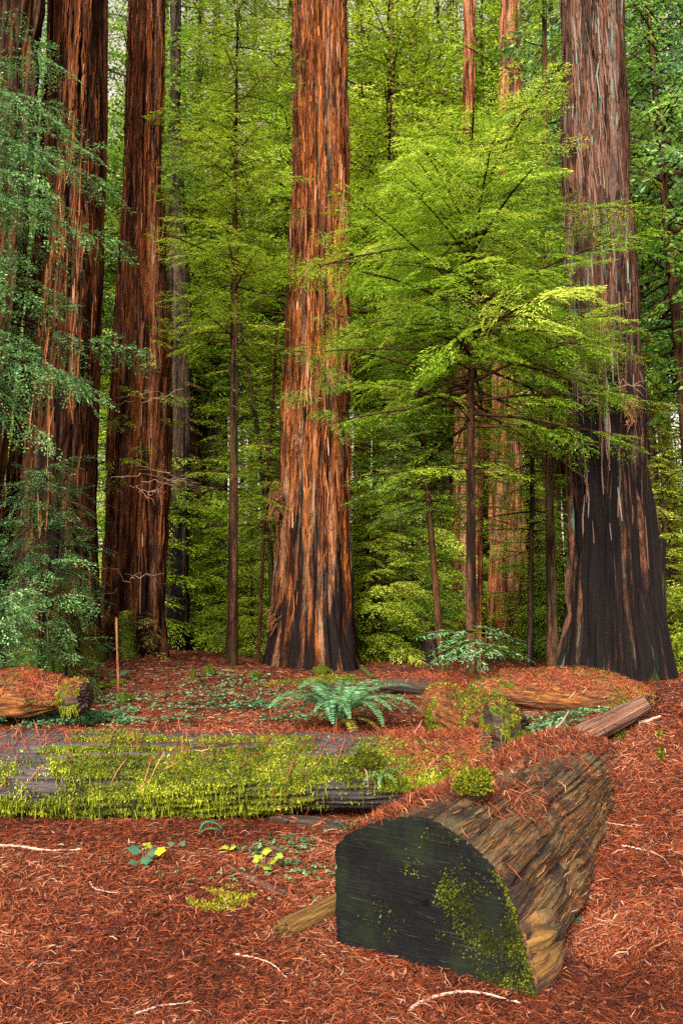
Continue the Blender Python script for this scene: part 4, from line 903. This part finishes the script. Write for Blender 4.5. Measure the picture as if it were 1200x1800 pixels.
def stump(name, label, spec, Y, mat, seed, mossn=0, top=None, cat='stump', amp=.03):
    root = tree_root(name, label, cat, spec, Y); A, ax, ra, zt = trunk_mesh(spec, Y, mat, root, n=70, dz=.05, amp=amp, seed=seed, flare=.2, top=top)
    k = A.V[0].reshape(-1, 70, 3); jag = .22 * (vnoise(np.cos(np.arange(70) / 70 * 6.283) * 2.5 + seed, np.sin(np.arange(70) / 70 * 6.283) * 2.5, 1.) - .5)
    k[-4:, :, 2] += jag[None]; A.build('trunk', mat, root, smooth=True)
    if mossn:
        r = rng(seed); i, j = r.integers(0, k.shape[0], mossn), r.integers(0, 70, mossn); P = k[i, j] + r.normal(0, .012, (mossn, 3)); N = unit(P - np.stack([0 * P[:, 0] + ax(1)[0], 0 * P[:, 0] + Y, P[:, 2] - .01], 1))
        m = fbm(P[:, 0] * 4, P[:, 1] * 4, P[:, 2] * 3); q = r.random(mossn) < sm(.32, .5, m); moss_tufts('moss', P[q], N[q], r, root, (.03, .06), (.006, .011), .9, 1, .26)
stump('mossy_stump', 'narrow tall stump coated in dark green moss on the mound', [(1076, 212, 231), (1120, 209, 234), (1168, 206, 237)], 17.0, B_MOSSY, 51, 9000, top=at(220, 1078, 17.0)[2])
stump('snag', 'thin jagged dead snag standing close beside the thick lichen-streaked redwood', [(955, 1155, 1167), (1080, 1156, 1170), (1195, 1158, 1175)], 15.2, B_DARK, 52, 0, top=at(1160, 955, 15.2)[2], cat='dead tree')
stump('charred_stump', 'wide blackened stump at the back, behind the spray of pale young needles', [(1112, 744, 764), (1140, 740, 770), (1175, 736, 776)], 22.0, B_DARK, 53, 0, top=at(750, 1105, 22)[2])
stump('dead_pole', 'thin pale broken pole stuck in the mound before the mossy stump', [(1098, 203, 207), (1150, 205, 209), (1205, 206, 210)], 13.6, B_FAR, 54, 0, top=at(205, 1096, 13.6)[2], cat='dead stem', amp=.004)
# small moss hummocks ------------------------------------------------------------------
def hum(label, px, py, Y, rad, seed, flat=.8, tint=.6):
    c = hit(px, py); rad *= c[1] / Y; c[2] += rad * .3; c[1] += rad
    moss_ball('moss_hummock', label, c, rad, seed, None, tint, flat, 900)
hum('rounded moss hummock on the mound nearest the thin dead pole', 205, 1207, 12.8, .10, 71)
hum('flat oval moss hummock beside the decayed log fragment', 172, 1213, 12.2, .12, 72, .5)
hum('dark mossy knob low on the slope above the sorrel patch', 214, 1238, 11.4, .10, 73, 1.2, .4)
hum('little pillar of moss on the open slope, the paler-topped one', 365, 1190, 14.5, .09, 74, 1.9, .5)
hum('thin dark pillar of moss on the open slope', 337, 1194, 14.2, .06, 75, 2.2, .35)
hum('small moss tuft near the pole-like sapling', 446, 1194, 15.6, .10, 76, .9, .6)
hum('bright moss cushion at the foot of the central redwood beside the thin mossy log', 568, 1190, 17.2, .18, 77, .9, .55)
hum('moss-covered stub near the pale grass tuft behind the sawn log', 1056, 1297, 8.2, .085, 78, 1.1, .6)
hum('mossy stub on the needle bank between two dark stubs', 1092, 1303, 7.8, .07, 79, 1.0, .5)
hum('leafy moss peak at the end of the long bank log', 1128, 1192, 11.5, .16, 80, 1.5, .5)
hum('low wide moss pad behind the dark broken log chunk', 925, 1310, 9.1, .15, 81, .5, .45)
hum('yellow-green moss pad where the long mossy log ends', 735, 1372, 6.6, .24, 82, .6, .62)
hum('mossy knoll on top of the decayed log at the edge', 36, 1180, 11.3, .20, 83, 1.2, .6)
def flat_moss(label, px, py, Y, rx, ry, n, seed):
    c = hit(px, py); rt = thing('moss_patch', label, 'moss', c); r = rng(seed)
    a, f = r.uniform(0, 6.283, n), np.sqrt(r.random(n)); P = np.stack([c[0] + rx * f * np.cos(a), c[1] + ry * f * np.sin(a), 0 * a], 1)
    k = fbm(P[:, 0] * 11, P[:, 1] * 11, 2.2) > .47; P = P[k]; P[:, 2] = ground(P[:, 0], P[:, 1]) + .012; N = np.broadcast_to([0, 0, 1.], P.shape)
    A = Acc(); V, Fq = blades(P, unit(N + r.normal(0, .7, P.shape)), unit(r.normal(0, 1, P.shape)), r.uniform(.012, .03, len(P)), r.uniform(.003, .006, len(P)))
    A.add(V, Fq, tint=np.repeat(np.clip(.72 + r.normal(0, .15, len(P)), 0, 1), 4)); A.build('moss_cushion', M_MOSS, rt)
flat_moss('flat bright yellow-green moss patch in the red needles of the foreground', 393, 1584, 4.95, .20, .18, 2600, 84)

# ferns --------------------------------------------------------------------------------------
FERN = leaf_mat('fern_blue_green', [(0, (.025, .085, .050)), (.5, (.085, .220, .090)), (1, (.26, .42, .19))], .35)
def frond(r, L, pairs, wmax, arch):
    t = np.linspace(0, 1, 16); ang = R(68) - arch * t; ds = L / 15
    P = np.stack([np.cumsum(np.cos(ang)) * ds, 0 * t, np.cumsum(np.sin(ang)) * ds], 1); A = Acc()
    V, Fq = tube(P, np.linspace(.0035, .0012, 16), 4); A.add(V, Fq, tint=.25)
    s = np.linspace(.14, .99, pairs); b = np.stack([np.interp(s, t, P[:, i]) for i in range(3)], 1); T = unit(np.stack([np.interp(s, t, np.gradient(P, axis=0)[:, i]) for i in range(3)], 1))
    prof = np.clip(np.minimum((s - .08) / .22, 1) * (1.03 - s) ** .7, .06, 1) * wmax
    for sd in (1, -1):
        D = unit(np.array([0, sd, 0]) + T * .35 + np.array([0, 0, -.18]) + r.normal(0, .06, (pairs, 3)))
        N = unit(np.cross(T, np.array([0, 1., 0])) * -1 + r.normal(0, .15, (pairs, 3)))
        V, Fq = blades(b, D, N, prof * r.uniform(.9, 1.1, pairs), np.full(pairs, L / pairs * .40), .12, .3); A.add(V, Fq, tint=np.repeat(np.clip(.5 + r.normal(0, .14, pairs), 0, 1), 4))
    return A
def fern(label, p, n, L, seed, a0=0, a1=360, arch=(1.5, 2.1), pairs=26, mat=None, name='sword_fern', w=.17):
    rt = thing(name, label, 'fern', p); r = rng(seed); protos = []
    for i in range(n):
        a = R(a0 + (a1 - a0) * (i + r.uniform(.2, .8)) / n); s = r.uniform(.75, 1.1)
        if i < 4: o = frond(r, L, pairs, w * L, r.uniform(*arch)).build('frond', mat or FERN, None); o.parent = rt; protos.append(o)
        else: o = protos[i % 4].copy(); COL.objects.link(o); o.parent = rt
        o.location = (0, 0, 0); o.rotation_euler = (r.normal(0, .12), r.normal(0, .15), a); o.scale = (s, s, s)
def dead_fronds(label):
    rt = bpy.data.objects[label]; r = rng(191)
    for a in (40, 165, 290, 330):
        o = frond(r, 1.1, 22, .14, 2.9).build('dead_frond', M_OLD, None); o.parent = rt; o.location = (0, 0, 0); o.rotation_euler = (0, .25, R(a)); o['label'] = 'dry straw-coloured drooping frond'
def on_ground(px, py, Y, dz=0):
    return hit(px, py, dz)
fern('large sword fern with arching blue-green fronds behind the long mossy log', on_ground(594, 1284, 9.4), 26, 1.35, 91, 0, 360, (1.35, 2.0), 30)
dead_fronds('sword_fern')
fern('small fern drooping from the dark gap below the end of the long mossy log', at(668, 1372, 6.62), 5, .26, 92, 200, 340, (2.0, 2.6), 16)
fern('small upright fern on needles at the end of the long mossy log', at(775, 1345, 7.0), 6, .24, 93, 0, 360, (.9, 1.5), 14)
fern('little bright fern at the tip of the dark stripped branch', on_ground(612, 1465, 6.0), 4, .16, 94, 0, 360, (1.0, 1.5), 9, M_SORREL, 'fern_sprig', .3)
fern('flattened blue-green fern sprig lying on foreground needles', on_ground(350, 1472, 6.0, .02), 6, .22, 95, -30, 60, (2.2, 2.5), 18, None, 'fern_sprig', .10)
def grass_tuft():
    p = at(1015, 1305, 8.2); rt = thing('grass_tuft', 'tuft of blue-green blades beside the split slab behind the sawn log', 'grass tuft', p); r = rng(96)
    n = 90; a = r.uniform(0, 6.283, n); B = p + np.stack([np.cos(a), np.sin(a), 0 * a], 1) * r.uniform(0, .08, n)[:, None]
    D = unit(np.stack([np.cos(a) * .9, np.sin(a) * .9, r.uniform(.2, 1.2, n)], 1)); V, Fq = blades(B, D, unit(r.normal(0, 1, (n, 3))), r.uniform(.12, .26, n), np.full(n, .008), .35)
    part('blade', V, [Fq], FERN, rt, attrs={'tint': np.repeat(r.uniform(.2, .7, n), 4)})['kind'] = 'stuff'
grass_tuft()

# pale young conifer boughs near the ground, behind the needle bank
def low_conifer():
    Y = 12.6; x = at(838, 1150, Y)[0]; g0 = float(ground(x, Y)); rt = thing('young_conifer', 'small young conifer with flat pale blue-green sprays above the needle bank', 'tree', (x, Y, g0)); r = rng(97)
    c, w = Acc(), Acc(); zt = at(838, 1095, Y)[2]; P = np.array([[x, Y, g0 - .1], [x + .02, Y, (g0 + zt) / 2], [x, Y, zt]]); V, Fq = tube(P, [.02, .016, .008], 6); w.add(V, Fq, grain=V)
    for py, a, L, p in ((1108, 180, .95, .05), (1112, 0, .75, -.05), (1125, 215, .9, -.12), (1130, -30, .85, -.1), (1140, 190, .8, -.15), (1120, 250, .6, 0), (1135, -70, .6, -.1), (1112, 150, .7, .1), (1105, 40, .6, .1), (1145, 260, .6, -.2)):
        limb(c, w, FINE, r, np.array([x, Y, at(838, py, Y)[2]]), R(a), p, L, .72 + r.normal(0, .08), .12, sub=False)
    w.build('trunk', B_SAP, rt, smooth=True); c.build('crown', M_SORREL, rt)
low_conifer()

# seedlings -----------------------------------------------------------------------------------
M_LEAFY = leaf_mat('seedling_leaf', [(0, (.025, .09, .05)), (.35, (.06, .16, .08)), (.6, (.20, .30, .02)), (1, (.42, .38, .01))], .3)
def lobed(c, d, N, s, fold=.15):
    """A five-lobed leaf."""
    N = unit(N); d = unit(d - N * (d @ N)); q = np.cross(N, d); o = []
    for a, l in ((-155, .45), (-122, .72), (-92, .62), (-64, .92), (-34, .74), (0, 1.1), (34, .74), (64, .92), (92, .62), (122, .72), (155, .45)):
        o.append(c + (d * math.cos(R(a)) + q * math.sin(R(a))) * l * s * .6 + N * (-fold * s * abs(math.sin(R(a)))) )
    return np.array([c] + o), np.array([[0, i, i + 1] for i in range(1, 11)])
def seedling(label, px, py, Y, leaves, seed, name='seedling'):
    p = on_ground(px, py, Y); rt = thing(name, label, 'seedling', p); r = rng(seed); st = Acc()
    for dx, dy, h, s, t in leaves:
        c = p + np.array([dx, dy, h]); V, Fq = tube(np.array([p, p + np.array([dx * .3, dy * .3, h * .7]), c]), [.003, .0025, .0015], 4); st.add(V, Fq)
        L, Fl = lobed(c, np.array([dx, dy, -.02 + 1e-4]) + r.normal(0, .02, 3), np.array([r.normal(0, .25), -.35 + r.normal(0, .2), 1.]), s); part('leaf', L, [Fl], M_LEAFY, rt, attrs={'tint': np.full(len(L), t)})
    st.build('stem', M_TWIGD, rt)
seedling('low seedling with blue-green lobed leaves and one bright yellow leaf', 255, 1518, 5.5, [(-.06, .02, .09, .10, .05), (-.05, -.06, .03, .07, .1), (.04, .0, .08, .09, .15), (.09, -.02, .09, .08, .95), (.02, -.07, .05, .08, .12), (.0, .05, .10, .07, .7)], 101)
seedling('lime-green upright seedling left of the buried root end', 465, 1535, 5.3, [(-.04, .0, .09, .075, .62), (.05, -.01, .08, .085, .66), (.0, .03, .13, .07, .72), (.02, -.04, .05, .07, .6), (-.02, -.03, .06, .06, .68), (.08, .02, .10, .06, .58)], 102)
seedling('tiny yellow-green seedling with pointed leaves above the moss patch', 398, 1500, 5.6, [(-.03, 0, .04, .06, .7), (.035, .01, .04, .07, .72), (0, -.02, .05, .05, .66)], 103)
seedling('single blue-green leaf cluster near the flattened fern sprig', 310, 1492, 5.7, [(-.03, 0, .04, .06, .2), (.03, .01, .03, .06, .15)], 104)
seedling('dark green low leaf at the hollow under the sawn log', 1008, 1630, 4.35, [(0, 0, .04, .07, .25), (.03, .02, .05, .05, .3)], 105)
seedling('small blue-green seedling at the base of the thin dead pole', 209, 1196, 13.4, [(-.1, 0, .12, .16, .1), (.06, 0, .16, .18, .05), (-.14, 0, .05, .14, .12)], 106)

# sorrel carpets: uncountable -------------------------------------------------------------------
def sorrel(name, spots, seed):
    r = rng(seed); A = Acc()
    for cx, cy, rx, ry, n, s in spots:
        x = cx + rx * r.normal(0, .5, n); y = cy + ry * r.normal(0, .5, n); k = fbm(x * 2.2, y * 2.2, seed * 1.3) > .44; x, y = x[k], y[k]; m = len(x)
        P = np.stack([x, y, ground(x, y) + r.uniform(.03, .10, m) * (s / .045)], 1); a0 = r.uniform(0, 6.283, m); tn = np.clip(.5 + r.normal(0, .18, m) + (fbm(x * 3, y * 3, 7.) - .5), 0, 1)
        for j in range(3):
            a = a0 + j * 2.094; D = unit(np.stack([np.cos(a), np.sin(a), r.normal(-.15, .2, m)], 1)); N = unit(np.array([0, 0, 1.]) + r.normal(0, .3, (m, 3)))
            V, Fq = blades(P, D, N, s * r.uniform(.7, 1.2, m), s * r.uniform(.38, .55, m), .15, .62); A.add(V, Fq, tint=np.repeat(tn, 4))
    tag(A.build(name, M_SORREL), kind='stuff')
G2 = lambda px, py, Y: hit(px, py)[:2]
sorrel('sorrel_carpet', [(*G2(60, 1262, 10.0), 1.2, .75, 1500, .045), (*G2(180, 1262, 10.2), 1.2, .8, 900, .042), (*G2(-60, 1262, 9.6), 1.0, .8, 700, .045), (*G2(20, 1275, 9.0), 1.2, .4, 600, .042), (*G2(270, 1250, 11.0), .7, .7, 300, .045),
    (*G2(440, 1240, 12.0), 1.0, .9, 420, .045), (*G2(520, 1262, 10.5), .8, .6, 200, .045), (*G2(690, 1215, 12.4), .6, .5, 130, .05), (*G2(960, 1262, 10.3), .9, .8, 260, .045), (*G2(930, 1290, 9.6), .5, .6, 240, .048), (*G2(1030, 1258, 10.4), .5, .5, 100, .045), (*G2(660, 1250, 10.5), .8, .5, 90, .045)], 3)
sorrel('sorrel_scatter', [(*G2(300, 1215, 12), 1.8, 1.2, 420, .045), (*G2(420, 1200, 14), 1.5, 1.5, 260, .05), (*G2(150, 1235, 11), 1.2, 1.0, 300, .045), (*G2(560, 1225, 12), 1.2, 1.2, 220, .045), (*G2(780, 1205, 12), .8, .8, 120, .05)], 9)
sorrel('sorrel_sprinkle', [(*G2(540, 1495, 5.8), .35, .35, 120, .024), (*G2(500, 1520, 5.4), .5, .4, 90, .024), (*G2(430, 1500, 5.7), .4, .3, 60, .025), (*G2(560, 1530, 5.3), .3, .35, 60, .024), (*G2(400, 1530, 5.3), .6, .5, 50, .022), (*G2(300, 1500, 5.7), .8, .5, 30, .02), (*G2(670, 1330, 7.05), .3, .05, 14, .03)], 4)

# twigs on the ground --------------------------------------------------------------------------
def twig(label, pts, rad, mat, name='twig', lift=.015, seed=0):
    P = np.array([hit(px, py, lift) for px, py, Y in pts]); t = np.linspace(0, 1, len(P)); u = np.linspace(0, 1, 26)
    q = np.stack([np.interp(u, t, P[:, i]) for i in range(3)], 1); pad = np.pad(q, ((2, 2), (0, 0)), 'edge'); q = np.stack([np.convolve(pad[:, i], np.ones(5) / 5, 'valid') for i in range(3)], 1)
    r = rng(seed + 7); q += r.normal(0, .002, q.shape)
    V, Fq = tube(q, np.linspace(rad, rad * .45, 26), 6); o = part(name, V, [Fq], mat, None, smooth=True); return tag(o, label, 'twig')
twig('thick pale stick lying at the edge of the foreground needles', [(-30, 1490, 5.75), (30, 1490, 5.75), (80, 1500, 5.65), (150, 1497, 5.7)], .012, M_TWIG, 'stick')
twig('long thin brown twig leading from the flattened fern sprig to the seedlings', [(240, 1486, 5.85), (300, 1497, 5.7), (370, 1510, 5.6), (440, 1525, 5.4)], .007, M_TWIGD)
twig('hooked pale twig alone in the middle of the foreground', [(158, 1555, 5.1), (165, 1566, 5.0), (190, 1574, 4.95), (236, 1574, 4.95)], .006, M_TWIG)
twig('pale curling twig on the needles below the golden plank', [(408, 1684, 4.15), (440, 1686, 4.15), (480, 1702, 4.05), (506, 1728, 3.95)], .005, M_TWIG)
twig('curved reddish twig under the corner of the sawn face', [(716, 1790, 3.66), (735, 1768, 3.75), (790, 1752, 3.78), (850, 1752, 3.70), (920, 1772, 3.58)], .009, M_TWIG)
twig('straight pale twig at the bottom of the foreground', [(235, 1792, 3.72), (270, 1778, 3.78), (340, 1768, 3.8)], .006, M_TWIG)
twig('pale twig curling on the needle slope beside the sawn log', [(1090, 1490, 5.0), (1130, 1497, 4.95), (1165, 1512, 4.9), (1178, 1530, 4.8)], .006, M_TWIG)
twig('short bleached twig on the slope above the sawn log flank', [(1040, 1440, 5.9), (1075, 1452, 5.8), (1120, 1458, 5.75)], .006, M_TWIG)
twig('forked brown twig beside the hollow of the sawn log', [(1015, 1645, 4.25), (1050, 1630, 4.3), (1075, 1600, 4.4), (1078, 1570, 4.55)], .005, M_TWIGD)
twig('brown bent twig rising from the foreground at the mossy log', [(545, 1478, 6.0), (580, 1490, 5.8), (605, 1508, 5.6)], .007, M_TWIGD, lift=.03)
twig('thin pale twig slanting on the red slope before the mound', [(150, 1275, 9.6), (180, 1250, 10.5), (198, 1230, 11.2)], .008, M_TWIG)
twig('bleached branch piece on the bank beside the broken stub', [(1120, 1275, 8.6), (1145, 1268, 8.7), (1160, 1262, 8.8)], .022, M_TWIG, 'branch_piece')
twig('slender forked branch pointing up at the lower end of the split slab', [(925, 1340, 8.35), (960, 1318, 8.5), (985, 1298, 8.6), (1000, 1265, 9.0)], .018, M_TWIG, 'branch_piece', .12)

# needle litter over the ground ------------------------------------------------------------------
def scatter_ground():
    r = rng(123)
    def pts(n, r0, r1, half=36):
        d = np.exp(r.uniform(math.log(r0), math.log(r1), n)); a = np.radians(r.uniform(-half, half, n)); x, y = d * np.sin(a), d * np.cos(a)
        e = .05; z = ground(x, y); N = unit(np.stack([-(ground(x + e, y) - z) / e, -(ground(x, y + e) - z) / e, np.ones(n)], 1))
        return np.stack([x, y, z], 1), N
    for n, r0, r1, L, W in ((150000, 2.3, 5.0, (.02, .09), (.0012, .0028)), (170000, 4.4, 9, (.03, .11), (.0018, .0042)), (120000, 8, 17, (.05, .16), (.004, .008)), (30000, 15, 30, (.1, .25), (.008, .014))):
        P, N = pts(n, r0, r1); m = fbm(P[:, 0] * 1.3, P[:, 1] * 1.3, 5., 3); t = .47 + (m - .5) * .6
        k = n; D = r.normal(0, 1, (k, 3)); D = unit(D - N * (D * N).sum(1, keepdims=True) * .88)
        V, Fq = strips(P + N * (r.random((k, 1)) ** 2 * .022 + .002), D, unit(N + r.normal(0, .3, (k, 3))), r.uniform(*L, k), r.uniform(*W, k), r)
        pale = (r.random(k) < .022) * .4
        LIT.add(V, Fq, tint=np.repeat(np.clip(t + pale + r.normal(0, .23, k), 0, 1), 6))
    P, N = pts(5200, 2.4, 6.5); dry_twigs(LIT, P, N, r, (.06, .17), .48)
    P, N = pts(2600, 5.5, 11); dry_twigs(LIT, P, N, r, (.10, .24), .45)
scatter_ground()
def scatter_chips():
    r = rng(321); n = 3800; d = np.exp(r.uniform(math.log(2.4), math.log(13), n)); a = np.radians(r.uniform(-36, 36, n)); x, y = d * np.sin(a), d * np.cos(a)
    P = np.stack([x, y, ground(x, y) + r.uniform(.008, .022, n)], 1); D = unit(r.normal(0, 1, (n, 3)) * np.array([1, 1, .18])); N = unit(np.array([0, 0, 1.]) + r.normal(0, .25, (n, 3)))
    V, Fq = blades(P, D, N, r.uniform(.012, .05, n), r.uniform(.004, .011, n), .1, .4); LIT.add(V, Fq, tint=np.repeat(np.where(r.random(n) < .55, r.uniform(0, .2, n), r.uniform(.6, .9, n)), 4))
scatter_chips()
tag(LIT.build('needle_litter', M_LIT), kind='stuff')
